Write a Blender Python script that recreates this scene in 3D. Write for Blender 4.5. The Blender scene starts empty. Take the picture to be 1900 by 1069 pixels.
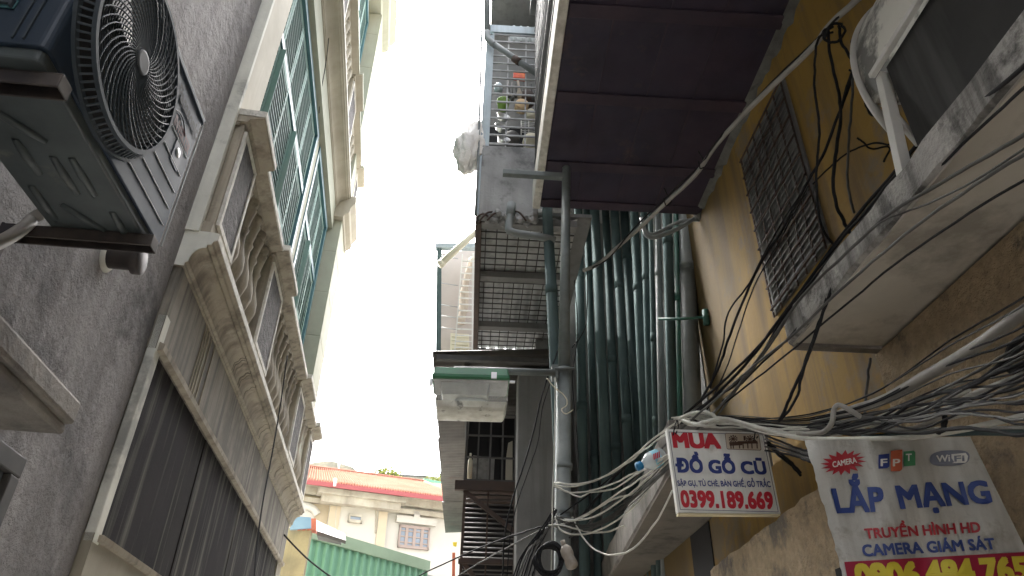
import bpy, bmesh, math, random
from mathutils import Vector, Matrix
random.seed(7)
S = bpy.context.scene
COL = S.collection
# ------------------------------------------------------------------ camera
FPX, CX, CY = 1288.0, 950.0, 534.5
up_c = Vector((45, -2034.5, FPX)).normalized()           # world up seen in the camera (x right, y down, z forward)
fw_c = Vector((0, 0, 1)); fw_c = (fw_c - up_c * fw_c.dot(up_c)).normalized()
rt_c = fw_c.cross(up_c)
CAM = Vector((0, 0, 1.6))
cam_d = bpy.data.cameras.new('camera'); cam = bpy.data.objects.new('camera', cam_d); COL.objects.link(cam)
cam_d.sensor_width = 36.0; cam_d.lens = 36.0 * FPX / 1900.0; cam_d.clip_start = 0.05; cam_d.clip_end = 3000
Rw = Matrix((rt_c, fw_c, up_c))                          # world = Rw @ cam
cx_w = Rw @ Vector((1, 0, 0)); cy_w = Rw @ Vector((0, -1, 0)); cz_w = Rw @ Vector((0, 0, -1))
m3 = Matrix((cx_w, cy_w, cz_w)).transposed()
cam.matrix_world = Matrix.Translation(CAM) @ m3.to_4x4()
S.camera = cam
# ------------------------------------------------------------------ sky, sun, exposure
world = bpy.data.worlds.new('World'); S.world = world; world.use_nodes = True
wn = world.node_tree.nodes; wl = world.node_tree.links
SUN_EL, SUN_ROT = math.radians(58), math.radians(-35)
sky = wn.new('ShaderNodeTexSky'); sky.sky_type = 'NISHITA'; sky.sun_disc = False
sky.sun_elevation = SUN_EL; sky.sun_rotation = SUN_ROT
sky.air_density = 1.0; sky.dust_density = 9.0; sky.ozone_density = 0.6
bg = wn['Background']; bg.inputs['Strength'].default_value = 0.15
hs = wn.new('ShaderNodeHueSaturation'); hs.inputs['Saturation'].default_value = 0.28   # thin overcast: a paler sky
wl.new(sky.outputs['Color'], hs.inputs['Color']); wl.new(hs.outputs['Color'], bg.inputs['Color'])
sun_d = bpy.data.lights.new('sun', 'SUN'); sun_d.energy = 1.0; sun_d.angle = math.radians(25); sun_d.color = (1, 0.985, 0.95)
sun = bpy.data.objects.new('sun', sun_d); COL.objects.link(sun)
sd = Vector((math.sin(SUN_ROT) * math.cos(SUN_EL), math.cos(SUN_ROT) * math.cos(SUN_EL), math.sin(SUN_EL)))
sun.rotation_euler = sd.to_track_quat('Z', 'Y').to_euler(); sun.location = (0, 0, 40)
S.view_settings.view_transform = 'Standard'; S.view_settings.look = 'None'
S.view_settings.exposure = 3.45; S.view_settings.gamma = 1.0
S.cycles.max_bounces = 10; S.cycles.diffuse_bounces = 6; S.cycles.transparent_max_bounces = 12

# ------------------------------------------------------------------ frames and pixel rays
class Frame:
    """A street frame: u runs into depth, w to the right, z up, origin on the ground under the camera."""
    def __init__(s, yaw):
        a = math.radians(yaw)
        s.u = Vector((-math.sin(a), math.cos(a), 0)); s.w = Vector((math.cos(a), math.sin(a), 0))
    def p(s, u, w, z): return s.u * u + s.w * w + Vector((0, 0, z))
    def onU(s, px, py, u): r = ray(px, py); return CAM + r * (u / r.dot(s.u))
    def onW(s, px, py, w): r = ray(px, py); return CAM + r * (w / r.dot(s.w))
    def onZ(s, px, py, z): r = ray(px, py); return CAM + r * ((z - CAM.z) / r.z)
    def uwz(s, P): return P.dot(s.u), P.dot(s.w), P.z
def ray(px, py): return Rw @ Vector(((px - CX) / FPX, (py - CY) / FPX, 1))
L, R = Frame(9.0), Frame(2.5)
FB, FS = Frame(21.2), Frame(57.2)

# ------------------------------------------------------------------ materials
MATS = {}
def mat(name, col, col2=None, scale=3.0, rough=0.85, bump=0.0, bscale=40.0, streak=None, samt=0.6, sscale=9.0, sthr=0.5,
        spot=None, spot_scale=1.2, spot_thr=0.55, metal=0.0, wave=None, spec=0.5, alpha=None, trans=0.0, detail=8, emit=None,
        fine=0.0, bdist=0.01, contrast=0.5, moss_shade=None):
    m = bpy.data.materials.new(name); m.use_nodes = True
    nt = m.node_tree; N = nt.nodes; K = nt.links
    b = N['Principled BSDF']
    b.inputs['Roughness'].default_value = rough; b.inputs['Metallic'].default_value = metal
    b.inputs['Specular IOR Level'].default_value = spec
    geo = N.new('ShaderNodeNewGeometry')
    def noise(sc, det=detail, squash=None, rgh=0.6):
        n = N.new('ShaderNodeTexNoise'); n.inputs['Scale'].default_value = sc; n.inputs['Detail'].default_value = det
        n.inputs['Roughness'].default_value = rgh
        if squash:
            mp = N.new('ShaderNodeMapping'); mp.inputs['Scale'].default_value = squash
            K.new(geo.outputs['Position'], mp.inputs['Vector']); K.new(mp.outputs['Vector'], n.inputs['Vector'])
        else: K.new(geo.outputs['Position'], n.inputs['Vector'])
        return n.outputs['Fac']
    def ramp(x, a, c):
        r = N.new('ShaderNodeMapRange'); r.inputs['From Min'].default_value = a; r.inputs['From Max'].default_value = c
        r.clamp = True; K.new(x, r.inputs['Value']); return r.outputs['Result']
    def mix(f, A, B, amt=1.0):
        x = N.new('ShaderNodeMix'); x.data_type = 'RGBA'
        if amt != 1.0:
            q = N.new('ShaderNodeMath'); q.operation = 'MULTIPLY'; K.new(f, q.inputs[0]); q.inputs[1].default_value = amt; f = q.outputs[0]
        K.new(f, x.inputs['Factor'])
        for sock, v in ((x.inputs[6], A), (x.inputs[7], B)):
            if isinstance(v, tuple): sock.default_value = (*v, 1)
            else: K.new(v, sock)
        return x.outputs[2]
    c = tuple(col)
    if col2: c = mix(ramp(noise(scale), 0.5 - 0.25 * contrast * 1.2, 0.5 + 0.25 * contrast * 1.2), c, tuple(col2))
    if fine:
        f = noise(bscale * 0.7, 4)
        c = mix(ramp(f, 0.35, 0.65), c, tuple(v * (1 - fine) for v in col))
    if streak: c = mix(ramp(noise(sscale, 6, (1, 1, 0.06)), sthr, sthr + 0.18), c, tuple(streak), samt)
    if spot: c = mix(ramp(noise(spot_scale, 9, None, 0.68), spot_thr, spot_thr + 0.1), c, tuple(spot), 0.85)
    if moss_shade:                                               # dirt plus painted shade darkening one end of a wall: (direction, from, to, colour)
        d, m0, m1, mc = moss_shade
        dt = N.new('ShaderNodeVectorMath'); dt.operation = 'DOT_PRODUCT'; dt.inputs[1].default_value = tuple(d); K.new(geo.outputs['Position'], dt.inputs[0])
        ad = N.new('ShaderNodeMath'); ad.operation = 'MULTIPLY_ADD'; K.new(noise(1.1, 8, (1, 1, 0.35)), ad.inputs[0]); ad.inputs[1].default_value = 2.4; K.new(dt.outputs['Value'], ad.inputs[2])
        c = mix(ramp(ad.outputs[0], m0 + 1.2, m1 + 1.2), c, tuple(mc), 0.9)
    if isinstance(c, tuple): b.inputs['Base Color'].default_value = (*c, 1)
    else: K.new(c, b.inputs['Base Color'])
    h = None
    if bump:
        h = noise(bscale, 9 if bscale < 20 else 5, None, 0.68 if bscale < 20 else 0.6)
    if wave:                                               # (direction vector, period): ribs along the surface
        d, per = wave
        dot = N.new('ShaderNodeVectorMath'); dot.operation = 'DOT_PRODUCT'; dot.inputs[1].default_value = tuple(d)
        K.new(geo.outputs['Position'], dot.inputs[0])
        q = N.new('ShaderNodeMath'); q.operation = 'MULTIPLY'; q.inputs[1].default_value = 2 * math.pi / per; K.new(dot.outputs['Value'], q.inputs[0])
        sn = N.new('ShaderNodeMath'); sn.operation = 'SINE'; K.new(q.outputs[0], sn.inputs[0]); wv = sn.outputs[0]
        if h is None: h = wv
        else:
            a = N.new('ShaderNodeMath'); a.operation = 'ADD'; K.new(h, a.inputs[0]); K.new(wv, a.inputs[1]); h = a.outputs[0]
        bump = bump or 0.5
    if h is not None:
        bp = N.new('ShaderNodeBump'); bp.inputs['Strength'].default_value = bump; bp.inputs['Distance'].default_value = bdist
        K.new(h, bp.inputs['Height']); K.new(bp.outputs['Normal'], b.inputs['Normal'])
    if rough < 0.8 and not trans:
        K.new(ramp(noise(6, 6), 0.1, 1.3), b.inputs['Roughness'])
        rr = [l for l in K if l.to_socket == b.inputs['Roughness']][0].from_node
        rr.inputs['To Min'].default_value = max(0.05, rough - 0.15); rr.inputs['To Max'].default_value = min(1, rough + 0.25)
    if trans: b.inputs['Transmission Weight'].default_value = trans; b.inputs['IOR'].default_value = 1.05
    if alpha is not None: b.inputs['Alpha'].default_value = alpha
    MATS[name] = m; return m

lw = tuple(L.u); rw_ = tuple(R.w)
M_stucco = mat('grey_stucco', (0.41, 0.39, 0.38), (0.28, 0.262, 0.257), 1.3, bump=1.0, bscale=13, bdist=0.07, spot=(0.10, 0.095, 0.095), spot_scale=1.3, spot_thr=0.515, streak=(0.15, 0.14, 0.135), samt=0.7, sscale=3.5, sthr=0.47, fine=0.16, contrast=1.0)
M_sill = mat('dirty_concrete', (0.30, 0.28, 0.25), (0.15, 0.14, 0.13), 4, bump=0.5, bscale=60, streak=(0.09, 0.085, 0.08), samt=0.6)
M_strip = mat('pale_cement', (0.74, 0.74, 0.66), (0.56, 0.56, 0.50), 3, bump=0.25, bscale=30, spot=(0.33, 0.33, 0.3), spot_scale=3, spot_thr=0.54, streak=(0.42, 0.42, 0.38), samt=0.5, sscale=8)
M_beige = mat('beige_render', (0.38, 0.35, 0.275), (0.29, 0.265, 0.205), 2.0, bump=0.12, bscale=40, streak=(0.30, 0.27, 0.2), samt=0.5)
M_pale = mat('pale_render', (0.36, 0.37, 0.29), (0.30, 0.305, 0.235), 1.5, bump=0.08, bscale=30, streak=(0.4, 0.39, 0.32), samt=0.4)
M_cream = mat('cream_streaky_render', (0.58, 0.55, 0.46), (0.46, 0.43, 0.345), 2, bump=0.1, streak=(0.5, 0.46, 0.37), samt=0.6, sscale=22)
M_corn = mat('cornice_plaster', (0.46, 0.415, 0.33), (0.34, 0.30, 0.23), 4, bump=0.15, bscale=50, streak=(0.13, 0.11, 0.09), samt=0.75, sscale=7, sthr=0.48, spot=(0.14, 0.125, 0.105), spot_scale=3, spot_thr=0.57, fine=0.2)
M_frieze = mat('stained_frieze', (0.30, 0.275, 0.225), (0.18, 0.162, 0.13), 3, bump=0.25, bscale=50, streak=(0.075, 0.068, 0.06), samt=0.9, sscale=13, sthr=0.45, spot=(0.13, 0.115, 0.095), spot_scale=1.6, spot_thr=0.54)
M_lip = mat('pale_flaking_edge', (0.74, 0.72, 0.66), (0.50, 0.48, 0.42), 14, bump=0.4, bscale=60, spot=(0.2, 0.19, 0.17), spot_scale=8, spot_thr=0.62)
M_relief = mat('dirty_relief', (0.085, 0.075, 0.068), (0.03, 0.027, 0.025), 14, bump=1.0, bscale=24, bdist=0.03)
M_clad = mat('dark_cladding', (0.030, 0.026, 0.028), (0.016, 0.014, 0.016), 2, rough=0.9, spec=0.15, wave=(lw, 0.014), bump=0.7, bdist=0.004, streak=(0.17, 0.165, 0.14), samt=0.85, sscale=9, sthr=0.49)
M_clad2 = mat('streaked_cladding', (0.036, 0.032, 0.032), (0.020, 0.018, 0.018), 2, rough=0.9, spec=0.15, wave=(lw, 0.014), bump=0.7, bdist=0.004, streak=(0.24, 0.23, 0.19), samt=0.8, sscale=10, sthr=0.5)
M_green = mat('shutter_green_paint', (0.14, 0.25, 0.215), (0.19, 0.30, 0.26), 5, rough=0.75, streak=(0.22, 0.25, 0.21), samt=0.5)
M_slat = mat('shutter_slat_paint', (0.085, 0.185, 0.16), (0.12, 0.22, 0.19), 5, rough=0.6)
M_teal = mat('dark_teal_paint', (0.035, 0.11, 0.13), (0.06, 0.15, 0.165), 4, rough=0.5)
M_ac = mat('dark_grey_enamel', (0.030, 0.048, 0.074), (0.024, 0.039, 0.062), 1.5, rough=0.5, spec=0.4)
M_acb = mat('base_pan_steel', (0.085, 0.105, 0.11), (0.055, 0.07, 0.075), 5, rough=0.5, spot=(0.17, 0.17, 0.15), spot_scale=4, spot_thr=0.6)
M_acd = mat('fan_plastic', (0.030, 0.038, 0.048), rough=0.45)
M_acr = mat('grille_plastic', (0.055, 0.07, 0.085), rough=0.6, spec=0.25)
M_achub = mat('hub_plastic', (0.03, 0.036, 0.042), rough=0.6)
M_acl = mat('logo_grey', (0.006, 0.008, 0.011), rough=0.6)
M_acline = mat('edge_highlight_enamel', (0.34, 0.37, 0.38), rough=0.5)  # pale colour painting light caught on cabinet edges and pressed lines
M_mortar = mat('grey_mortar', (0.17, 0.17, 0.155), (0.11, 0.11, 0.10), 8, bump=0.8, bscale=50, bdist=0.02)
M_red_logo = mat('logo_dull_red', (0.13, 0.04, 0.045), rough=0.5)
M_canl = mat('dark_canopy_underside', (0.20, 0.18, 0.15), (0.13, 0.12, 0.10), 2, bump=0.3, bscale=25, spot=(0.07, 0.065, 0.055), spot_scale=2, spot_thr=0.54)
M_navy = mat('logo_navy', (0.012, 0.02, 0.055), rough=0.4)
M_white_e = mat('emblem_white', (0.6, 0.65, 0.65), rough=0.5)
M_brk = mat('bracket_steel', (0.05, 0.045, 0.05), (0.10, 0.085, 0.075), 9, rough=0.6, metal=0.3)
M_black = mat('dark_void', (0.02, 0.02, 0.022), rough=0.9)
M_yellow = mat('ochre_wall', (0.36, 0.222, 0.046), (0.26, 0.158, 0.034), 1.3, bump=0.2, bscale=25, streak=(0.15, 0.10, 0.045), samt=0.85, sscale=5, sthr=0.48, spot=(0.19, 0.155, 0.105), spot_scale=2.0, spot_thr=0.535, fine=0.15, moss_shade=(tuple(R.u), 4.0, 5.2, (0.105, 0.070, 0.022)))
M_tan = mat('tan_rough_plaster', (0.56, 0.44, 0.285), (0.44, 0.335, 0.21), 3, bump=1.0, bscale=32, bdist=0.035, spot=(0.15, 0.14, 0.125), spot_scale=3.6, spot_thr=0.52, fine=0.3)
M_canf = mat('mottled_concrete', (0.58, 0.57, 0.54), (0.25, 0.245, 0.23), 6, bump=0.9, bscale=40, bdist=0.02, spot=(0.06, 0.06, 0.057), spot_scale=5, spot_thr=0.53, contrast=0.8, fine=0.35, streak=(0.075, 0.075, 0.07), samt=0.75, sscale=14, sthr=0.47)
M_canu = mat('canopy_underside', (0.62, 0.59, 0.52), (0.50, 0.475, 0.41), 1.5, bump=0.15, bscale=20, spot=(0.30, 0.28, 0.24), spot_scale=1.3, spot_thr=0.52, fine=0.15)
M_conc = mat('grey_concrete', (0.33, 0.33, 0.325), (0.22, 0.22, 0.215), 3, bump=0.5, bscale=35, spot=(0.12, 0.12, 0.12), spot_scale=2.8, spot_thr=0.53, streak=(0.16, 0.16, 0.155), samt=0.4)
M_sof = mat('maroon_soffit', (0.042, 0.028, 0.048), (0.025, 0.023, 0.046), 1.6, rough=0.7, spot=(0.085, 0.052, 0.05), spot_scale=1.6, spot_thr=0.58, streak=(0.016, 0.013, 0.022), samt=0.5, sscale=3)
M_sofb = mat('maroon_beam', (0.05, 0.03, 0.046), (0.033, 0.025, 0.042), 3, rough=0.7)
M_pipe = mat('grey_green_pvc', (0.115, 0.16, 0.158), (0.065, 0.098, 0.10), 1.4, rough=0.95, spec=0.08, streak=(0.06, 0.08, 0.078), samt=0.7, sscale=6)
M_pipe2 = mat('grey_pvc', (0.23, 0.25, 0.25), (0.17, 0.185, 0.185), 3, rough=0.65, spec=0.3)
M_pipet = mat('teal_green_pipe', (0.05, 0.19, 0.15), (0.04, 0.13, 0.11), 4, rough=0.5)
M_pole = mat('galvanised_steel', (0.21, 0.235, 0.23), (0.13, 0.15, 0.148), 5, rough=0.75, metal=0.1, spot=(0.13, 0.14, 0.135), spot_scale=5, spot_thr=0.6)
M_steelb = mat('pale_blue_steel', (0.40, 0.47, 0.50), (0.30, 0.36, 0.39), 4, rough=0.6, streak=(0.22, 0.24, 0.24), samt=0.5)
M_bars = mat('weathered_steel_bars', (0.42, 0.43, 0.43), (0.28, 0.28, 0.28), 9, rough=0.6)
M_darkbar = mat('dark_iron', (0.055, 0.055, 0.055), (0.085, 0.08, 0.075), 9, rough=0.7)
M_rust = mat('brown_iron', (0.085, 0.055, 0.042), (0.055, 0.04, 0.035), 6, rough=0.8)
M_sheet = mat('translucent_roof_sheet', (0.62, 0.64, 0.63), (0.45, 0.47, 0.47), 3, rough=0.6, streak=(0.25, 0.26, 0.26), samt=0.5)
M_brown = mat('brown_corrugated_sheet', (0.115, 0.108, 0.098), (0.07, 0.066, 0.06), 2.5, rough=0.75, spot=(0.10, 0.08, 0.07), spot_scale=2)
M_wallg = mat('dull_grey_wall', (0.24, 0.24, 0.235), (0.17, 0.17, 0.165), 1.6, bump=0.2, streak=(0.11, 0.11, 0.105), samt=0.5)  # mid grey with darker streaks, shared by several walls
M_lampg = mat('green_lamp_enamel', (0.015, 0.17, 0.06), (0.02, 0.13, 0.055), 5, rough=0.4)
M_refl = mat('reflector_grey', (0.5, 0.51, 0.5), (0.36, 0.37, 0.36), 9, rough=0.4)
M_glass = mat('dusty_clear_cover', (0.85, 0.87, 0.82), (0.7, 0.72, 0.66), 3, rough=0.25, alpha=0.28, spot=(0.14, 0.12, 0.09), spot_scale=7, spot_thr=0.64)
M_lampdirt = mat('dusty_cover_bottom', (0.82, 0.82, 0.72), (0.6, 0.58, 0.48), 12, rough=0.5, alpha=0.66, spot=(0.07, 0.06, 0.05), spot_scale=11, spot_thr=0.57)
M_bag = mat('white_plastic_bag', (0.92, 0.90, 0.86), (0.80, 0.76, 0.70), 7, rough=0.45, bump=0.8, bscale=14, bdist=0.03)
M_white = mat('white_paint', (0.72, 0.72, 0.69), (0.60, 0.60, 0.56), 4, rough=0.55, streak=(0.35, 0.35, 0.33), samt=0.4)
M_tank = mat('white_tank', (0.80, 0.79, 0.74), (0.70, 0.69, 0.63), 2, rough=0.5, spot=(0.04, 0.04, 0.04), spot_scale=3.4, spot_thr=0.5, streak=(0.10, 0.10, 0.09), samt=0.6, sscale=9, sthr=0.55)
M_tankd = mat('hood_shade_black', (0.012, 0.013, 0.013), (0.024, 0.024, 0.023), 2.5, rough=0.8, streak=(0.10, 0.10, 0.095), samt=0.4, sscale=6)
M_cw = mat('white_cable', (0.66, 0.66, 0.60), (0.48, 0.48, 0.43), 12, rough=0.6)
M_cg = mat('grey_cable', (0.10, 0.10, 0.095), (0.06, 0.06, 0.056), 9, rough=0.65)
M_cb = mat('black_cable', (0.015, 0.016, 0.018), (0.026, 0.026, 0.028), 9, rough=0.8, spec=0.2)
M_cond = mat('grey_conduit', (0.40, 0.39, 0.36), (0.28, 0.275, 0.255), 6, rough=0.6, spot=(0.15, 0.145, 0.135), spot_scale=6, spot_thr=0.6)
M_ground = mat('alley_concrete', (0.26, 0.25, 0.235), (0.2, 0.19, 0.18), 1.2, bump=0.3, spot=(0.13, 0.125, 0.12), spot_scale=0.8)
M_signw = mat('sign_white_board', (0.84, 0.85, 0.82), (0.72, 0.73, 0.69), 3, rough=0.5, streak=(0.45, 0.44, 0.40), samt=0.4, spot=(0.5, 0.48, 0.42), spot_scale=7, spot_thr=0.6)
M_banw = mat('banner_white_vinyl', (0.66, 0.67, 0.64), (0.54, 0.54, 0.50), 4, rough=0.6, streak=(0.30, 0.29, 0.25), samt=0.6, sscale=7, sthr=0.47, bump=0.5, bscale=9, bdist=0.04, spot=(0.3, 0.28, 0.23), spot_scale=5, spot_thr=0.57)
M_sred = mat('sign_red', (0.52, 0.012, 0.03), rough=0.5)
M_sblue = mat('sign_navy', (0.022, 0.042, 0.21), rough=0.5)
M_sblk = mat('sign_border_dark', (0.04, 0.05, 0.10), rough=0.5)
M_brownp = mat('sign_brown_print', (0.09, 0.045, 0.03), rough=0.5)
M_beigep = mat('sign_beige_print', (0.62, 0.54, 0.44), rough=0.5)
M_bblue = mat('banner_blue', (0.025, 0.055, 0.23), (0.04, 0.075, 0.26), 6, rough=0.55)
M_bred = mat('banner_red', (0.45, 0.03, 0.045), (0.38, 0.03, 0.04), 6, rough=0.55)
M_bmag = mat('banner_crimson', (0.36, 0.008, 0.045), (0.30, 0.01, 0.04), 6, rough=0.55)
M_byel = mat('banner_yellow', (0.72, 0.60, 0.05), (0.62, 0.50, 0.05), 6, rough=0.55)
M_bor = mat('banner_orange', (0.55, 0.13, 0.06), rough=0.55)
M_bgr = mat('banner_green', (0.05, 0.24, 0.10), rough=0.55)
M_bgrey = mat('banner_grey_blue', (0.20, 0.22, 0.28), rough=0.55)
M_board = mat('board_edge', (0.62, 0.55, 0.36), rough=0.7)
M_fcream = mat('far_cream_wall', (0.43, 0.40, 0.34), (0.40, 0.365, 0.30), 0.5, bump=0.05)
M_fyel = mat('far_yellow_wall', (0.42, 0.35, 0.25), (0.38, 0.31, 0.21), 0.7)
M_fwhite = mat('far_white_wall', (0.45, 0.425, 0.375), (0.41, 0.38, 0.325), 0.5)
M_ftrim = mat('far_trim', (0.42, 0.385, 0.31), (0.30, 0.265, 0.20), 2.0, streak=(0.13, 0.11, 0.085), samt=0.5, sscale=2)
M_tile = mat('red_roof_sheet', (0.26, 0.125, 0.092), (0.21, 0.095, 0.068), 1.0, rough=0.95, spec=0.0)
M_fascia = mat('red_fascia', (0.26, 0.055, 0.055), rough=0.6)
M_winwood = mat('brown_window_wood', (0.27, 0.21, 0.18), rough=0.7)
M_pane = mat('dull_glass', (0.16, 0.20, 0.25), (0.22, 0.25, 0.28), 2, rough=0.15)
M_shed = mat('green_metal_sheet', (0.115, 0.27, 0.18), (0.14, 0.30, 0.205), 1.5, rough=0.55)
M_shedt = mat('pale_green_trim', (0.21, 0.29, 0.20), (0.18, 0.25, 0.17), 2, rough=0.6)
M_lichen = mat('old_lichen_concrete', (0.34, 0.29, 0.17), (0.22, 0.19, 0.12), 3, bump=0.4, bscale=10, streak=(0.13, 0.12, 0.09), samt=0.6, sscale=5)
M_blue = mat('blue_tarp', (0.13, 0.24, 0.38), (0.17, 0.28, 0.40), 3, rough=0.6)
M_brick = mat('red_hollow_brick', (0.45, 0.13, 0.07), (0.35, 0.10, 0.06), 6)
M_hill = mat('weathered_dome_roof', (0.30, 0.28, 0.21), (0.17, 0.165, 0.135), 1.2, streak=(0.12, 0.115, 0.1), samt=0.5, sscale=2)
M_leaf = mat('leaf_green', (0.12, 0.17, 0.03), (0.20, 0.20, 0.04), 3, rough=0.7)
M_bcap = mat('bottle_blue', (0.02, 0.20, 0.42), rough=0.4)
M_bot = mat('bottle_plastic', (0.72, 0.80, 0.82), rough=0.2, alpha=0.65)
M_blab = mat('bottle_label_blue', (0.25, 0.58, 0.72), rough=0.4)
M_botd = mat('dirty_plastic', (0.42, 0.38, 0.33), (0.25, 0.22, 0.18), 14, rough=0.5)
M_wood = mat('cut_wood', (0.62, 0.46, 0.28), (0.52, 0.36, 0.2), 12, rough=0.8)
M_orange = mat('orange_plastic', (0.75, 0.16, 0.02), (0.6, 0.05, 0.02), 20, rough=0.5)
M_lime = mat('lime_plastic', (0.12, 0.22, 0.03), rough=0.5)
M_pan = mat('aluminium_pan', (0.55, 0.55, 0.54), rough=0.35, metal=0.8)
M_log = mat('pale_driftwood', (0.52, 0.45, 0.37), (0.38, 0.32, 0.26), 6)
M_pink = mat('pinkish_render', (0.55, 0.49, 0.46), (0.46, 0.41, 0.38), 1.5)
M_offw = mat('aged_white_plastic', (0.66, 0.62, 0.48), rough=0.6)

# ------------------------------------------------------------------ mesh helpers
class MB:
    def __init__(s): s.v = []; s.f = []; s.smooth = []
    def add(s, vs, fs, smooth=False):
        n = len(s.v); s.v += [Vector(v) for v in vs]; s.f += [tuple(i + n for i in f) for f in fs]; s.smooth += [smooth] * len(fs); return s
    def box(s, F, u0, u1, w0, w1, z0, z1):
        vs = [F.p(u, w, z) for u in (u0, u1) for w in (w0, w1) for z in (z0, z1)]
        return s.add(vs, [(0, 1, 3, 2), (4, 6, 7, 5), (0, 4, 5, 1), (2, 3, 7, 6), (0, 2, 6, 4), (1, 5, 7, 3)])
    def obox(s, O, A, B, C):
        """box from corner O along the vectors A, B, C"""
        vs = [O + A * i + B * j + C * k for i in (0, 1) for j in (0, 1) for k in (0, 1)]
        return s.add(vs, [(0, 1, 3, 2), (4, 6, 7, 5), (0, 4, 5, 1), (2, 3, 7, 6), (0, 2, 6, 4), (1, 5, 7, 3)])
    def prism(s, F, prof, u0, u1):
        n = len(prof); vs = [F.p(u0, w, z) for w, z in prof] + [F.p(u1, w, z) for w, z in prof]
        fs = [(i, (i + 1) % n, n + (i + 1) % n, n + i) for i in range(n)] + [tuple(range(n)), tuple(range(2 * n - 1, n - 1, -1))]
        return s.add(vs, fs)
    def slab(s, pts, d):
        """polygon pts given thickness by the vector d"""
        n = len(pts); vs = list(pts) + [p + d for p in pts]
        fs = [(i, (i + 1) % n, n + (i + 1) % n, n + i) for i in range(n)] + [tuple(range(n)), tuple(range(2 * n - 1, n - 1, -1))]
        return s.add(vs, fs)
    def tube(s, pts, r, n=8, caps=True):
        pts = [Vector(p) for p in pts]; rs = r if isinstance(r, (list, tuple)) else [r] * len(pts)
        t0 = (pts[1] - pts[0]).normalized(); a = t0.cross(Vector((0.13, 0.31, 0.94)))
        if a.length < 1e-3: a = t0.cross(Vector((1, 0, 0)))
        a.normalize(); vs = []
        for i, p in enumerate(pts):
            t = (pts[min(i + 1, len(pts) - 1)] - pts[max(i - 1, 0)])
            t = t.normalized() if t.length > 1e-9 else t0
            a = (a - t * a.dot(t)).normalized(); b = t.cross(a)
            vs += [p + (a * math.cos(2 * math.pi * k / n) + b * math.sin(2 * math.pi * k / n)) * rs[i] for k in range(n)]
        fs = [(i * n + k, i * n + (k + 1) % n, (i + 1) * n + (k + 1) % n, (i + 1) * n + k) for i in range(len(pts) - 1) for k in range(n)]
        if caps: fs += [tuple(range(n - 1, -1, -1)), tuple(range((len(pts) - 1) * n, len(pts) * n))]
        return s.add(vs, fs, True)
    def bar(s, a, b, wd, th=None):
        """square bar between two points"""
        a, b = Vector(a), Vector(b); t = (b - a).normalized(); x = t.cross(Vector((0, 0, 1)))
        if x.length < 0.05: x = R.w.copy()
        x.normalize(); y = t.cross(x); th = th or wd
        return s.obox(a - x * wd / 2 - y * th / 2, b - a, x * wd, y * th)
    def lathe(s, O, axis, prof, n=16, ref=None):
        axis = axis.normalized(); a = axis.cross(ref or Vector((0.3, 0.2, 0.93)))
        if a.length < 0.05: a = axis.cross(Vector((1, 0, 0)))
        a.normalize(); b = axis.cross(a); vs = []
        for h, r in prof: vs += [O + axis * h + (a * math.cos(2 * math.pi * k / n) + b * math.sin(2 * math.pi * k / n)) * r for k in range(n)]
        m = len(prof)
        fs = [(i * n + k, i * n + (k + 1) % n, (i + 1) * n + (k + 1) % n, (i + 1) * n + k) for i in range(m - 1) for k in range(n)]
        fs += [tuple(range(n - 1, -1, -1)), tuple(range((m - 1) * n, m * n))]
        return s.add(vs, fs, True)
    def sheet(s, O, A, B, amp_dir, amp, per, th, shape='sine', nb=1):
        """corrugated sheet: waves run across A (period per), ridges along B, real thickness th"""
        la = A.length; n = max(4, int(la / per * 8)); vs = []
        for j in range(nb + 1):
            for i in range(n + 1):
                t = i / n; x = t * la / per
                if shape == 'sine': h = math.sin(2 * math.pi * x)
                else:
                    q = x % 1; h = 1 if 0.12 < q < 0.42 else (-1 if q > 0.54 or q == 0 else (q / 0.12 * 2 - 1 if q <= 0.12 else 1 - (q - 0.42) / 0.12 * 2))
                vs.append(O + A * t + B * (j / nb) + amp_dir * amp * h)
        m = len(vs); vs += [v + amp_dir * th for v in vs]
        fs = []
        for j in range(nb):
            for i in range(n):
                q = j * (n + 1) + i
                fs += [(q, q + 1, q + n + 2, q + n + 1), (m + q, m + q + n + 1, m + q + n + 2, m + q + 1)]
        for i in range(n):
            fs += [(i, m + i, m + i + 1, i + 1)]; q = nb * (n + 1) + i; fs += [(q, q + 1, m + q + 1, m + q)]
        return s.add(vs, fs, shape == 'sine')
    def build(s, name, m, parent=None, bevel=0.0, loc=None):
        me = bpy.data.meshes.new(name)
        base = parent.matrix_world.translation.copy() if parent else (loc if loc is not None else Vector((0, 0, 0)))
        if parent: base = WL[parent.name]
        me.from_pydata([tuple(v - base) for v in s.v], [], s.f)
        me.polygons.foreach_set('use_smooth', s.smooth)
        bm = bmesh.new(); bm.from_mesh(me); bmesh.ops.recalc_face_normals(bm, faces=bm.faces); bm.to_mesh(me); bm.free()
        me.materials.append(m)
        o = bpy.data.objects.new(name, me); COL.objects.link(o)
        if parent: o.parent = parent; WL[o.name] = base
        else: o.location = base; WL[o.name] = Vector(base)
        if bevel:
            md = o.modifiers.new('bevel', 'BEVEL'); md.width = bevel; md.segments = 2; md.limit_method = 'ANGLE'; md.angle_limit = 0.7
        if any(s.smooth) and not all(s.smooth): pass
        return o
WL = {}                                                   # world position of every object's origin
def T(name, label, cat, loc, group=None):
    o = bpy.data.objects.new(name, None); COL.objects.link(o); o.location = loc; o.empty_display_size = 0.1
    WL[o.name] = Vector(loc); o['label'] = label; o['category'] = cat
    if group: o['group'] = group
    return o
def tag(o, label, cat, group=None):
    o['label'] = label; o['category'] = cat
    if group: o['group'] = group
    return o
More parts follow.
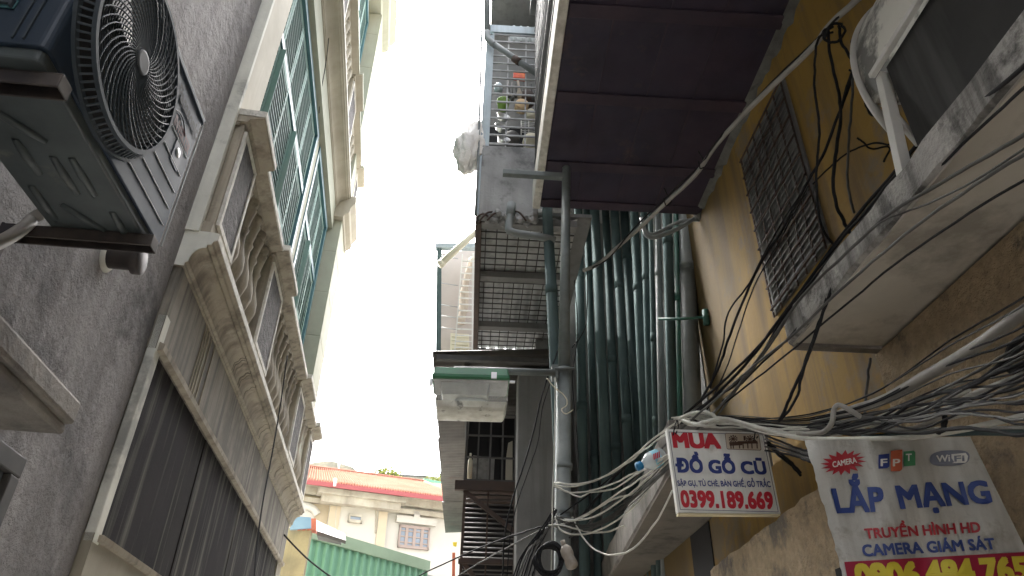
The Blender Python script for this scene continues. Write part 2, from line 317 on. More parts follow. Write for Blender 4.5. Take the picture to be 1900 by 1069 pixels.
def smooth(pts, k=6):
    pts = [Vector(p) for p in pts]
    if len(pts) < 3: return [pts[0].lerp(pts[-1], i / k) for i in range(k + 1)]
    q = [pts[0] * 2 - pts[1]] + pts + [pts[-1] * 2 - pts[-2]]; out = []
    for i in range(1, len(q) - 2):
        a, b, c, d = q[i - 1:i + 3]
        for j in range(k):
            t = j / k
            out.append(0.5 * ((2 * b) + (c - a) * t + (2 * a - 5 * b + 4 * c - d) * t * t + (3 * b - a - 3 * c + d) * t ** 3))
    out.append(pts[-1]); return out
def structure(o): o['kind'] = 'structure'; return o

# ------------------------------------------------------------------ writing: flat letters as thin meshes
def glyphs(text, bold=0.0):
    cu = bpy.data.curves.new('lettering', 'FONT'); cu.body = text; cu.size = 1.0; cu.resolution_u = 3
    o = bpy.data.objects.new('lettering', cu); COL.objects.link(o)
    dg = bpy.context.evaluated_depsgraph_get(); dg.update()
    me = bpy.data.meshes.new_from_object(o.evaluated_get(dg))
    vs = [(v.co.x, v.co.y) for v in me.vertices]; fs = [tuple(p.vertices) for p in me.polygons]
    bpy.data.objects.remove(o); bpy.data.curves.remove(cu); bpy.data.meshes.remove(me)
    return vs, fs
def embolden(vs, fs, bold):
    """heavier strokes: the outline laid down again shifted round a small circle; third value is a tiny layer step"""
    V, Fc = [], []
    for k in range(9 if bold else 1):
        dx, dy = (0, 0) if k == 0 else (bold * (-1, 0, 1, 1, 1, 0, -1, -1)[k - 1], bold * (-1, -1, -1, 0, 1, 1, 1, 0)[k - 1])
        n = len(V); V += [(x + dx, y + dy, k * 0.00012) for x, y in vs]; Fc += [tuple(i + n for i in f) for f in fs]
    return V, Fc
def homography(src, dst):
    A = []
    for (x, y), (X, Y) in zip(src, dst):
        A.append([x, y, 1, 0, 0, 0, -X * x, -X * y, X]); A.append([0, 0, 0, x, y, 1, -Y * x, -Y * y, Y])
    n = 8
    for i in range(n):
        p = max(range(i, n), key=lambda r: abs(A[r][i])); A[i], A[p] = A[p], A[i]
        for r in range(n):
            if r != i:
                f = A[r][i] / A[i][i]
                for c in range(i, 9): A[r][c] -= f * A[i][c]
    h = [A[i][8] / A[i][i] for i in range(n)] + [1]
    return lambda x, y: ((h[0] * x + h[1] * y + h[2]) / (h[6] * x + h[7] * y + 1), (h[3] * x + h[4] * y + h[5]) / (h[6] * x + h[7] * y + 1))

# ================================================================== GROUND
g = MB(); g.box(Frame(0), -60, 400, -200, 200, -0.3, 0.0); structure(g.build('ground', M_ground))

# ================================================================== LEFT: grey stucco house
gh = T('stucco_house', 'near grey purple house with rough stucco wall behind the air conditioner', 'house', L.p(3.0, -1.4, 0))
MB().box(L, -9, 3.40, -7, -1.33, 0, 9.0).build('wall', M_stucco, gh)
m = MB(); m.box(L, 0.2, 2.41, -1.36, -1.08, 2.42, 2.50); m.box(L, 0.2, 2.41, -1.36, -1.10, 2.385, 2.42); m.build('window_hood', M_sill, gh, bevel=0.012)
f = MB()
f.box(L, 1.2, 2.66, -1.36, -1.30, 2.30, 2.37); f.box(L, 2.59, 2.66, -1.36, -1.30, 1.2, 2.30); f.box(L, 1.2, 1.27, -1.36, -1.30, 1.2, 2.30); f.box(L, 1.27, 2.59, -1.36, -1.30, 1.2, 1.27)
wf = f.build('window', M_darkbar, gh, bevel=0.006)
p = MB(); p.box(L, 1.27, 2.59, -1.345, -1.325, 1.27, 2.30); p.build('pane', M_pane, wf)
vp = T('vent_pipe', 'short fat grey pipe end poking from the stucco under the air conditioner', 'pipe', L.p(2.72, -1.33, 3.18))
m = MB(); m.lathe(L.p(2.70, -1.37, 3.27), L.w, [(0, .05), (0.14, .05), (0.15, .065), (0.18, .065), (0.185, .058)], 20)
m.build('pipe_end', M_brk, vp)
m = MB(); m.lathe(L.p(2.70, -1.345, 3.27), L.w, [(0, .07), (0.02, .07), (0.03, .06)], 20); m.build('wall_flange', M_strip, vp)

# ---- air conditioner
AO = Vector((-1.1055, 1.0883, 2.8976))
AX, AY, AZ = Vector((-.0973, .9952, .0127)), Vector((.9953, .0973, .0003)), Vector((.001, -.0127, .9999))
AW, AH, AD = 0.835, 0.62, 0.30
def A(x, y, z): return AO + AX * x + AY * y + AZ * z
ac = T('air_conditioner', 'dark grey outdoor air conditioner with round fan grille mounted on stucco wall', 'air conditioner', A(AW / 2, -AD / 2, 0))
def rrect(x0, x1, y0, y1, r, k=5):
    out = []
    for cx_, cy_, a0 in ((x1 - r, y1 - r, 0), (x0 + r, y1 - r, 90), (x0 + r, y0 + r, 180), (x1 - r, y0 + r, 270)):
        for i in range(k + 1):
            a = math.radians(a0 + 90 * i / k); out.append((cx_ + r * math.cos(a), cy_ + r * math.sin(a)))
    return out
def acprism(prof, z0, z1, mb):                            # profile in x,y
    return mb.slab([A(x, y, z0) for x, y in prof], AZ * (z1 - z0))
m = acprism(rrect(0, AW, -AD, 0, .022), 0.035, AH - .02, MB()); acprism(rrect(-.006, AW + .006, -AD - .006, .006, .025), AH - .02, AH, m)
cab = m.build('cabinet', M_ac, ac, bevel=0.003)
m = acprism(rrect(.012, AW - .012, -AD + .012, -.008, .02), 0.0, 0.037, MB())
pan = m.build('base_pan', M_acb, ac, bevel=0.006)
m = MB()                                                    # stamped ribs on the underside of the pan
for x0, y0, x1, y1 in ((.10, -.25, .10, -.07), (.16, -.26, .30, -.26), (.18, -.21, .30, -.12), (.30, -.20, .44, -.20), (.36, -.08, .52, -.08), (.36, -.13, .52, -.13), (.50, -.25, .66, -.25), (.58, -.20, .70, -.12), (.60, -.06, .74, -.06), (.74, -.25, .74, -.10)):
    m.tube([A(x0, y0, .001), A((x0 + x1) / 2, (y0 + y1) / 2, -.003), A(x1, y1, .001)], [.010, .013, .010], 10)
m.build('stamped_rib', M_acb, pan)
FXC, FZC, FR = 0.277, 0.309, 0.250
fc = lambda r, t, y: A(FXC + r * math.cos(t), y, FZC + r * math.sin(t))
TAU = 2 * math.pi
m = MB()                                                    # bell mouth ring with slots: outer wall of uprights, two hoops
def ring(mb, r0, r1, y0, y1, n=72):
    vs = []
    for i in range(n):
        t = TAU * i / n; vs += [fc(r0, t, y0), fc(r1, t, y0), fc(r1, t, y1), fc(r0, t, y1)]
    fs = []
    for i in range(n):
        j = (i + 1) % n
        for k in range(4): fs.append((i * 4 + k, i * 4 + (k + 1) % 4, j * 4 + (k + 1) % 4, j * 4 + k))
    mb.add(vs, fs)
ring(m, .268, .288, -.002, .010); ring(m, .250, .264, .036, .048)
for i in range(84):
    t = TAU * i / 84; a = fc(.279, t, .008); b = fc(.259, t, .040); tn = (fc(.27, t + .01, 0) - fc(.27, t, 0)).normalized()
    rd = (fc(.28, t, 0) - fc(.27, t, 0)).normalized()
    m.obox(a - tn * .003 - rd * .003, b - a, tn * .006, rd * .005)
m.build('shroud_ring', M_acr, ac)
m = MB(); ring(m, 0.0001, .262, .002, .006); m.build('fan_recess', M_black, ac)
m = MB()                                                    # fan grille: fine hoops and spiral ribs
for k in range(18):
    r = .050 + k * .0112
    m.tube([fc(r, TAU * i / 64, .040) for i in range(65)], .0018, 5, False)
for k in range(44):
    pts = [fc(.036 + .216 * s / 12, TAU * k / 44 + 1.15 * (s / 12) ** 0.8, .045) for s in range(13)]
    m.tube(pts, .0023, 5)
gr = m.build('fan_grille', M_acr, ac)
m = MB(); m.lathe(A(FXC, .034, FZC), AY, [(0, .036), (.010, .038), (.016, .036), (.017, .03)], 28); m.smooth = [False] * len(m.f); m.build('grille_hub', M_achub, gr)
m = MB()
for k in range(3):                                          # fan blades behind the grille
    t0 = TAU * k / 3; vs = []
    for s in range(6):
        r = .05 + .185 * s / 5
        for q, yy in ((-.1, .010), (.85, .024)): vs.append(fc(r, t0 + q * (1.1 - .4 * s / 5) + .35 * s / 5, yy))
    m.add(vs, [(2 * s, 2 * s + 1, 2 * s + 3, 2 * s + 2) for s in range(5)])
    n = len(m.v) - 12; m.add([v - AY * .003 for v in vs], [(2 * s, 2 * s + 2, 2 * s + 3, 2 * s + 1) for s in range(5)])
m.build('fan_blade', M_acd, ac)
m = MB()                                                    # pressed horizontal lines on the front beside the fan
for z, x0 in ((.10, .36), (.17, .43), (.24, .49), (.315, .53), (.40, .55)):
    if z < .5: m.obox(A(x0, -.002, z), AX * (AW - .04 - x0), AY * .0045, AZ * .0035)
m.build('pressed_line', M_acline, cab)
m = MB(); m.obox(A(AW - .004, -.001, .04), AX * .0045, AY * .0035, AZ * (AH - .06)); m.obox(A(.4, -.001, AH - .004), AX * (AW - .4), AY * .007, AZ * .0035); m.build('edge_highlight', M_acline, cab)  # painted highlight along the far and top cabinet edges
def ac_text(s, x0, x1, z0, z1, m_, bold=0.0):
    vs, fs = glyphs(s); xs = [v[0] for v in vs]; ys = [v[1] for v in vs]; vs, fs = embolden(vs, fs, bold)
    k = lambda v: AY * v[2] + A(x0 + (v[0] - min(xs)) / (max(xs) - min(xs)) * (x1 - x0), .0022, z0 + (v[1] - min(ys)) / (max(ys) - min(ys)) * (z1 - z0))
    mb = MB(); mb.add([k(v) for v in vs], fs); return mb
ac_text('Panasonic', .59, .81, .505, .558, M_acl, .035).build('maker_lettering', M_acl, cab)
ac_text('INVERTER', .63, .79, .412, .452, M_red_logo, .05).build('inverter_lettering', M_red_logo, cab)
m = MB(); m.tube([A(.600 + .13 * t, .003, .445 + .032 * math.sin(math.pi * t)) for t in [i / 8 for i in range(9)]], .0022, 5); m.build('lettering_swoosh', M_acl, cab)
m = MB(); m.obox(A(.69, -.002, .305), AX * .07, AY * .004, AZ * .09); em = m.build('emblem_badge', M_navy, cab)
m = MB(); m.lathe(A(.725, .002, .362), AY, [(0, .018), (.0015, .018)], 16); m.build('emblem_mark', M_white_e, em)
m = MB()                                                    # near side: coil guard of slots and a round-cornered panel
for k in range(9): m.obox(A(-.012, -.24, .16 + .045 * k), AX * .010, AY * .12, AZ * .010)
for k in range(4): m.obox(A(-.014, -.245 + .04 * k, .15), AX * .010, AY * .006, AZ * .40)
m.build('coil_guard', M_acr, ac)
m = MB(); m.obox(A(-.004, -.245, .15), AX * .003, AY * .13, AZ * .40); m.build('coil', M_teal, ac)
m = MB()
for y in (-.085, -.06): m.obox(A(-.006, y, .05), AX * .007, AY * .005, AZ * .52)
m.build('side_fold', M_acr, ac)
# wall brackets and pipe
for x, lab in ((.045, 'dark steel bracket under the near end of the air conditioner'), (.70, 'long dark steel bracket under the far end of the air conditioner')):
    b = T('wall_bracket', lab, 'bracket', A(x, -AD - .1, -.03), 'air conditioner brackets')
    m = MB(); m.obox(A(x, -AD - .125, -.007), AX * .05, AY * (AD + .155), AZ * .005); m.obox(A(x, -AD - .125, -.045), AX * .006, AY * (AD + .155), AZ * .038); m.obox(A(x + .044, -AD - .125, -.045), AX * .006, AY * (AD + .155), AZ * .038)
    m.obox(A(x, .028, -.045), AX * .05, AY * .004, AZ * .043)
    m.build('arm', M_brk, b, bevel=0.004)
    m = MB(); m.obox(A(x, -AD - .128, -.30), AX * .05, AY * .008, AZ * .30); m.build('wall_plate', M_brk, b)
    m = MB()
    for y in (-.25, -.05): m.lathe(A(x + .025, y, -.012), AZ, [(0, .012), (.02, .012), (.021, .006), (.034, .006)], 6)
    m.build('mounting_bolt', M_pole, b)
m = MB(); m.tube(smooth([L.onU(-60, 470, 1.75), L.onU(5, 447, 1.85), L.onU(50, 418, 1.95), L.onU(62, 405, 1.98), A(.70, -.29, .08)]), .020, 10)
tag(m.build('refrigerant_pipe', M_cond, loc=L.p(1.9, -1.3, 2.9)), 'pale insulated pipe bending up behind the air conditioner', 'pipe')

# ================================================================== LEFT: beige colonial house
bh = T('colonial_house', 'beige stained colonial house with green shutters and a long balustrade', 'house', L.p(6.4, -2.5, 0))
U0, U1 = 3.42, 9.30
MB().box(L, U0, U1, -7, -1.29, 0, 2.29).build('ground_wall', M_beige, bh)
m = MB(); m.box(L, U0, U1, -7, -1.29, 3.20, 3.71); fz = m.build('frieze', M_frieze, bh)
m = MB(); m.box(L, U0, 3.50, -1.335, -1.288, 2.25, 3.40); m.build('corner_post', M_strip, bh, bevel=.006)
m = MB(); m.box(L, 8.95, U1, -1.335, -1.292, 2.29, 3.20); m.build('corner_post', M_beige, bh)
MB().box(L, U0, U1, -7, -1.34, 2.29, 3.20).build('lower_wall', M_beige, bh)
cuts = [3.50, 4.42, 4.78, 5.12, 6.3, 7.6, 8.95]
for i in range(6):
    m = MB(); m.box(L, cuts[i] + .004, cuts[i + 1] - .004, -1.339, -1.305 - (.004 if i % 2 else 0), 2.292, 3.198)
    s = m.build('cladding_sheet', M_clad if i in (0, 3, 5) else M_clad2, bh)
m = MB(); m.prism(L, [(-1.292, 3.195), (-1.262, 3.205), (-1.258, 3.235), (-1.292, 3.25)], U0 + .02, U1); m.prism(L, [(-1.292, 2.292), (-1.27, 2.292), (-1.275, 2.268), (-1.292, 2.26)], U0 + .05, U1 - .3); m.build('cladding_trim', M_corn, bh)
m = MB()                                                    # cracks/ribs scored in the frieze by the near bay
for u in (4.08, 4.13, 4.18, 4.25, 4.36): m.box(L, u, u + .012, -1.291, -1.284, 3.26, 3.70)
m.build('rib', M_corn, fz)
def cornice(w0, z0, w1, z1):                                # cove from the wall (w0,z0) out to the lip (w1,z1)
    pr = [(w0 - .1, z0), (w0 + .012, z0), (w0 + .012, z0 + .02), (w0 + .026, z0 + .028)]
    a0 = (w0 + .026, z0 + .028); a1 = (w1 - .045, z1 - .055)
    for i in range(1, 9):
        t = math.radians(90 * i / 8); pr.append((a0[0] + (a1[0] - a0[0]) * (1 - math.cos(t)), a0[1] + (a1[1] - a0[1]) * math.sin(t)))
    pr += [(w1 - .045, z1 - .035), (w1 - .022, z1 - .032), (w1 - .018, z1 - .012), (w1, z1), (w1, z1 + .045), (w1 - .03, z1 + .05), (w0 - .1, z1 + .05)]
    return pr
m = MB(); m.prism(L, cornice(-1.29, 3.70, -1.147, 3.885), 3.405, 9.42); co = m.build('cornice', M_corn, bh); co0 = co
m = MB(); m.box(L, 3.403, 9.425, -1.150, -1.143, 3.887, 3.932); m.build('cornice_lip', M_lip, co)
m = MB(); m.prism(L, [(w - .001, z) for w, z in cornice(-1.29, 3.70, -1.147, 3.885)], 3.398, 3.4049); m.build('cornice_end', M_strip, co)
rr = random.Random(3)                               # hairline cracks across the cove
for k in range(16):
    u = rr.choice([rr.uniform(4.1, 5.2), rr.uniform(5.2, 9.2)]); m = MB(); m.tube([L.p(u + .012 * math.sin(j * 1.7), w + .0005, z - .001) for j, (w, z) in enumerate(cornice(-1.29, 3.70, -1.147, 3.885)[3:13])], .0028, 4); m.build('crack', M_frieze, co0)
# balustrade of the first floor, repeated on the floor above
def balustrade(zb, wo, shade, rail_m, ped_m, peds):
    b = MB(); b.box(L, 3.41, 9.40, -1.34, wo - .07, zb - .02, zb + .085)
    bal = b.build('balustrade', shade, bh)
    for (u0, u1) in peds:
        b = MB(); b.box(L, u0 + .03, u1 - .03, -1.345, wo - .075, zb + .0851, zb + .90); pd = b.build('pedestal', ped_m, bal, bevel=.004)
        b = MB(); a0, a1, z0, z1 = u0 + .05, u1 - .05, zb + .11, zb + .86
        for q in ((a0, a1, z0, z0 + .035), (a0, a1, z1 - .035, z1), (a0, a0 + .035, z0 + .035, z1 - .035), (a1 - .035, a1, z0 + .035, z1 - .035)):
            b.box(L, q[0], q[1], wo - .076, wo - .055, q[2], q[3])
        b.box(L, a0 + .03, a1 - .03, wo - .076, wo - .066, z0 + .03, z1 - .03)
        fr = b.build('panel_frame', M_lip, bal)
        b = MB(); b.box(L, a0 + .036, a1 - .036, wo - .0755, wo - .062, z0 + .036, z1 - .036); b.build('relief_panel', M_relief, bal)
        b = MB(); b.prism(L, [(-1.36, zb + .90), (wo - .06, zb + .90), (wo - .05, zb + .925), (wo + .035, zb + .945), (wo + .04, zb + .955), (wo + .04, zb + 1.0), (-1.36, zb + 1.0)], u0, u1); cp = b.build('pedestal_cap', shade, bal)
        b = MB(); b.box(L, u0 - .003, u1 + .003, wo + .038, wo + .046, zb + .958, zb + 1.003); b.box(L, u0 - .006, u0 + .004, -1.36, wo + .038, zb + .953, zb + 1.002); b.build('cap_edge', rail_m, bal)
    b = MB(); b.prism(L, [(-1.325, zb + .902), (-1.305, zb + .88), (wo - .11, zb + .88), (wo - .095, zb + .915), (wo - .01, zb + .94), (wo - .008, zb + .985), (-1.325, zb + .985)], 3.43, 9.38); rl = b.build('handrail', shade, bal)
    b = MB(); b.box(L, 3.44, 9.37, wo - .012, wo + .0, zb + .942, zb + .988); b.build('rail_edge', rail_m, bal)
    for i in range(len(peds) - 1):
        a, c = peds[i][1], peds[i + 1][0]; n = max(2, round((c - a) / .21))
        for k in range(n):
            u = a + (c - a) * (k + .5) / n
            b = MB(); b.lathe(L.p(u, wo - .15, zb + .085), Vector((0, 0, 1)), [(0, .062), (.04, .062), (.05, .04), (.10, .045), (.20, .075), (.28, .07), (.42, .036), (.50, .033), (.54, .048), (.57, .036), (.66, .05), (.72, .062), (.74, .045), (.76, .062), (.80, .062)], 14)
            b.build('baluster', shade, bal)
    return bal
balustrade(3.93, -1.13, M_corn, M_lip, M_corn, [(3.42, 3.93), (4.92, 5.64), (7.45, 8.10), (8.95, 9.46)])
m = MB(); m.box(L, U0, U1 - .02, -7, -1.56, 3.71, 8.0); m.box(L, 3.40, 9.38, -1.60, -1.2, 3.84, 3.92); m.build('balcony_wall', M_pale, bh)
# corner pilasters
m = MB(); m.box(L, 3.42, 3.80, -1.6, -1.262, 3.94, 8.3); pil = m.build('pilaster', M_cream, bh)
m = MB(); m.box(L, 3.385, 3.4195, -1.345, -1.255, 3.93, 8.9); m.build('pilaster_side', M_strip, bh)
m = MB()
zt = [3.94, 5.35, 6.05, 6.75, 7.45, 8.3]
for i in range(5): m.box(L, 8.66, 9.45, -1.7, -1.25, zt[i] + .006, zt[i + 1] - .006)
m.box(L, 8.664, 9.446, -1.7, -1.254, 3.94, 8.3)
pl2 = m.build('pilaster', M_pale, bh, bevel=.004)
m = MB(); m.prism(L, [(-1.6, 8.02), (-1.235, 8.02), (-1.22, 8.07), (-1.16, 8.12), (-1.15, 8.16), (-1.15, 8.2), (-1.09, 8.3), (-1.09, 8.42), (-1.6, 8.42)], 8.55, 9.53); m.build('pilaster_capital', M_beige, bh)
# shutters: leaves of frame + louvres
def leaf(u0, u1, z0, z1, w, secs, fm, sm, swing=0.0):
    e = MB(); st = .042
    e.box(L, u0, u0 + st, w, w + .04, z0, z1); e.box(L, u1 - st, u1, w, w + .04, z0, z1)
    hz = (z1 - z0) / secs; sl = MB()
    for i in range(secs + 1):
        z = z0 + hz * i; e.box(L, u0 + st, u1 - st, w + .001, w + .038, max(z0, z - .045), min(z1, z + .045))
    if swing: e.box(L, u0 - .01, u0 + .0, w + .0, w + .07, z0, z1)
    fr = e.build('shutter', fm, bh)
    for i in range(secs):
        a, b = z0 + hz * i + .045, z0 + hz * (i + 1) - .045; n = int((b - a) / .068)
        for k in range(n):
            z = a + (b - a) * (k + .5) / n
            sl.obox(L.p(u0 + st, w + .003, z + .014), L.u * (u1 - u0 - 2 * st), L.w * .038 + Vector((0, 0, -.034)), Vector((0, 0, .013)))
    sl.build('louvre', sm, fr)
    b_ = MB(); b_.box(L, u0 + .02, u1 - .02, w - .03, w - .02, z0 + .02, z1 - .02); b_.build('backing', M_black, fr)
def window_bay(z0, z1, us, w=-1.50):
    f_ = MB(); f_.box(L, us[0] - .10, us[-1] + .10, w - .05, w + .075, z1, z1 + .09)
    for q in (us[0] - .10, us[-1] + .012): f_.box(L, q, q + .088, w - .05, w + .07, z0, z1)
    f_.box(L, us[0] - .02, us[-1] + .02, w - .01, w + .055, z1 - .95, z1 - .87)
    f_.build('shutter_frame', M_teal, bh)
    for i in range(len(us) - 1):
        leaf(us[i] + .008, us[i + 1] - .008, z0, z1 - .96, w + (.018 if i % 2 else 0), 3, M_green, M_slat, swing=(i % 2))
        leaf(us[i] + .008, us[i + 1] - .008, z1 - .86, z1 - .01, w, 1, M_green, M_slat)
window_bay(4.02, 7.72, [3.95, 4.47, 4.99, 5.51, 6.03, 6.55], -1.50)
window_bay(4.02, 7.72, [6.95, 7.45, 7.95, 8.45], -1.50)
m = MB(); m.box(L, 6.66, 6.84, -1.56, -1.44, 3.95, 7.85); m.build('mullion', M_pale, bh)
# lintel, upper cornice, upper floor
m = MB(); m.box(L, U0, U1 - .05, -7, -1.37, 7.85, 8.32); m.build('lintel', M_pale, bh)
m = MB(); m.prism(L, cornice(-1.37, 8.20, -1.17, 8.40), 3.40, 9.32); co = m.build('cornice', M_beige, bh)
m = MB(); m.box(L, 3.398, 9.32, -1.173, -1.166, 8.402, 8.447); m.build('cornice_lip', M_lip, co)
balustrade(8.44, -1.15, M_beige, M_pale, M_beige, [(3.42, 3.95), (5.0, 5.6), (7.0, 7.7), (8.98, 9.48)])
m = MB(); m.box(L, U0, U1 - .02, -7, -1.58, 8.32, 13.0); m.build('upper_wall', M_pale, bh)
m = MB(); m.box(L, 3.42, 3.80, -1.7, -1.27, 8.45, 12.9); m.build('pilaster', M_cream, bh)
m = MB(); z = [8.45, 9.6, 10.5, 11.4, 12.3, 12.9]
for i in range(5): m.box(L, 8.62, 9.42, -1.7, -1.22, z[i] + .008, z[i + 1] - .008)
m.box(L, 8.624, 9.416, -1.7, -1.225, 8.45, 12.9); m.build('pilaster', M_pale, bh, bevel=.004)
window_bay(8.5, 12.4, [3.95, 4.6, 5.25, 5.9, 6.5], -1.50); window_bay(8.5, 12.4, [7.0, 7.5, 8.0, 8.45], -1.50)
m = MB(); m.prism(L, [(-7, 12.9), (-1.25, 12.9), (-1.22, 12.98), (-1.12, 13.05), (-1.1, 13.12), (-1.1, 13.2), (-1.0, 13.35), (-1.0, 13.5), (-7, 13.5)], 3.36, 9.6); m.build('roof_cornice', M_pale, bh)
# ================================================================== RIGHT: ochre house with the maroon overhang
oh = T('ochre_house', 'ochre yellow house with maroon overhanging floor, barred window and concrete canopies', 'house', R.p(4.0, 2.2, 0))
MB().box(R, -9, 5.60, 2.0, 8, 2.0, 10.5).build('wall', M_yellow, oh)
MB().box(R, 5.601, 7.79, 1.99, 8, 0.0, 10.4).build('rear_wall', M_wallg, oh)
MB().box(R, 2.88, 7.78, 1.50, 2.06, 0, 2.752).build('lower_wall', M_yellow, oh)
MB().box(R, -9, 2.86, 1.86, 8, 0, 3.13).build('rough_wall', M_tan, oh)
# overhang
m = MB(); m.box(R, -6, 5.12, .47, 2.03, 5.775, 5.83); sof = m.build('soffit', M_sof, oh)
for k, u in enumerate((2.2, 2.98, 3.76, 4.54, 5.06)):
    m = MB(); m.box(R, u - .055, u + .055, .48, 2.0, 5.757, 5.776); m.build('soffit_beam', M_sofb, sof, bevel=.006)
m = MB()
for w in (.80, 1.18, 1.55): m.box(R, 1.0, 5.0, w - .006, w + .006, 5.768, 5.7755)
m.build('panel_seam', M_sofb, sof)
m = MB()                                                     # ragged mortar where the soffit meets the wall
rr = random.Random(5); pts = []
for i in range(60):
    u = 1.0 + i * .071; pts.append(R.p(u, 1.99, 5.765 - rr.uniform(.0, .07) - .02 * math.sin(i * .31)))
for i in range(59): m.add([pts[i], pts[i + 1], R.p(1.0 + (i + 1) * .071, 1.95, 5.775), R.p(1.0 + i * .071, 1.95, 5.775), R.p(1.0 + i * .071, 2.001, pts[i].z - .01), R.p(1.0 + (i + 1) * .071, 2.001, pts[i + 1].z - .01)], [(0, 1, 2, 3), (0, 4, 5, 1)])
m.build('mortar_joint', M_mortar, oh)
m = MB(); m.box(R, -6, 5.125, .40, .47, 5.74, 6.02); m.build('edge_beam', M_lip, oh, bevel=.008)
m = MB(); m.box(R, -6, 5.11, .95, 2.0, 5.83, 9.5); m.build('upper_room', M_wallg, oh)
m = MB()
for i in range(36): m.tube([R.p(2.6 + i * .07, .425, 6.02), R.p(2.6 + i * .07, .425, 8.6)], .009, 6)
for z in (6.3, 6.8, 7.3, 7.8, 8.3): m.box(R, 2.55, 5.1, .415, .435, z - .012, z + .012)
m.build('balcony_grille', M_darkbar, oh)
m = MB(); m.box(R, -6, 5.11, .36, 1.0, 8.6, 8.75); m.build('upper_slab', M_conc, oh)
# barred window
m = MB(); m.box(R, 3.18, 4.02, 1.985, 2.06, 4.02, 5.44)
wg = m.build('window_shutter', M_wallg, oh)
m = MB()
for i in range(26): z = 4.06 + i * .053; m.obox(R.p(3.20, 1.984, z), R.u * .80, R.w * -.02 + Vector((0, 0, -.03)), Vector((0, 0, .006)))
m.build('louvre', M_sheet if False else M_wallg, wg)
m = MB()
for i in range(7): u = 3.2 + i * .135; m.bar(R.p(u, 1.972, 4.0), R.p(u, 1.972, 5.45), .010)
for i in range(9): z = 4.06 + i * .17; m.bar(R.p(3.18, 1.962, z), R.p(4.02, 1.962, z), .010)
m.build('window_grille', M_rust, wg)
# concrete canopies
def canopy(u0, u1, w0, w1, z0, z1, skew=0.0):
    m = MB(); prof = [(w1, z0 + .01), (w0 + .02, z0), (w0, z0 + .015), (w0, z1), (w0 + .05, z1 + .01), (w1, z1 + .03)]
    n = 20; rr = random.Random(int(u0 * 10)); vs = []
    for i in range(n + 1):
        u = u0 + (u1 - u0) * i / n
        for w, z in prof:
            e = rr.uniform(-.006, .006) if w < w1 else 0; vs.append(R.p(u, w + e + (skew * (u - u0) if w < w1 else 0), z + (rr.uniform(-.006, .006) if z > z0 + .1 else 0)))
    k = len(prof); fs = [(i * k + j, i * k + (j + 1) % k, (i + 1) * k + (j + 1) % k, (i + 1) * k + j) for i in range(n) for j in range(k)]
    fs += [tuple(range(k)), tuple(range((n + 1) * k - 1, n * k - 1, -1))]
    return m.add(vs, fs)
cn = canopy(0.4, 2.85, 1.44, 2.1, 3.15, 3.29).build('canopy', M_canf, oh)
m = MB(); m.box(R, .42, 2.83, 1.455, 2.09, 3.144, 3.16); m.build('canopy_underside', M_canu, cn)
m = MB(); m.box(R, .42, 2.845, 1.45, 2.0, 3.125, 3.1441) if False else m.box(R, 2.80, 2.846, 1.46, 2.0, 3.128, 3.15); m.build('drip_edge', M_sill, cn)
cn = canopy(3.46, 8.0, 1.0, 1.53, 2.76, 3.0, .07).build('canopy', M_sill, oh)
m = MB(); m.slab([R.p(3.47, 1.012, 2.752), R.p(7.95, 1.33, 2.752), R.p(7.95, 1.498, 2.752), R.p(3.47, 1.498, 2.752)], Vector((0, 0, .02))); m.build('canopy_underside', M_canl, cn)
cn['label'] = 'lower canopy of dirty grey concrete'
# doorway under the lower canopy
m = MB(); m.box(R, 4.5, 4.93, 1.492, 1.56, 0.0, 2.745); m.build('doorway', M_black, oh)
# stair parapet in rough tan plaster
pw = T('stair_parapet', 'low wall in flaking tan plaster between the furniture sign and the banner', 'wall', R.p(3.4, 1.45, 0))
m = MB(); n = 24; rr = random.Random(9); vs = []
for i in range(n + 1):
    u = 2.5 + (4.3 - 2.5) * i / n; zt = 2.47 - .06 * (u - 2.5) / 1.8 + rr.uniform(-.008, .008)
    vs += [R.p(u, 1.40, 0), R.p(u, 1.40, zt), R.p(u, 1.495, zt + .01), R.p(u, 1.495, 0)]
m.add(vs, [(i * 4 + j, i * 4 + (j + 1) % 4, i * 4 + 4 + (j + 1) % 4, i * 4 + 4 + j) for i in range(n) for j in range(4)] + [(0, 1, 2, 3), (n * 4 + 3, n * 4 + 2, n * 4 + 1, n * 4)])
m.build('plaster_body', M_tan, pw)
m = MB(); m.box(R, 2.60, 2.78, 1.396, 1.42, 1.75, 2.14); m.build('broken_hole', M_black, pw)

# ---- curved awning hood in a white frame above the canopy
HW, HZ, HR = 2.30, 3.98, .735
hp = lambda t, r=HR: (HW + r * math.cos(math.radians(t)), HZ + r * math.sin(math.radians(t)))
ah = T('curved_awning', 'white curved awning hood with black stains and white frame above the mottled canopy', 'awning', R.p(1.9, 2.0, 3.3))
m = MB(); arc = [hp(t) for t in range(192, 100, -3)]; m.prism(R, arc + [(2.06, arc[-1][1]), (2.06, arc[0][1])], -2.0, 1.95); m.smooth = [i < len(arc) - 1 for i in range(len(m.f))]; m.build('hood_shell', M_tank, ah)
m = MB(); m.tube([R.p(1.965, *hp(t, HR + .004)) for t in range(104, 206, 3)], .016, 8); m.build('hoop', M_white, ah)
m = MB(); m.tube([R.p(1.985, *hp(t, HR - .035)) for t in range(104, 200, 3)], .010, 8); m.build('inner_hoop', M_white, ah)
bz, bw = 3.835, 1.505
m = MB(); m.bar(R.p(1.82, bw, bz), R.p(-2.0, bw, bz), .024); m.build('front_bar', M_white, ah, bevel=.003)
a = R.onU(1638, 140, 1.80); c = R.onU(1668, 275, 1.80); dd = (c - a).normalized(); c = a + dd * ((a.z - 3.29) / -dd.z)
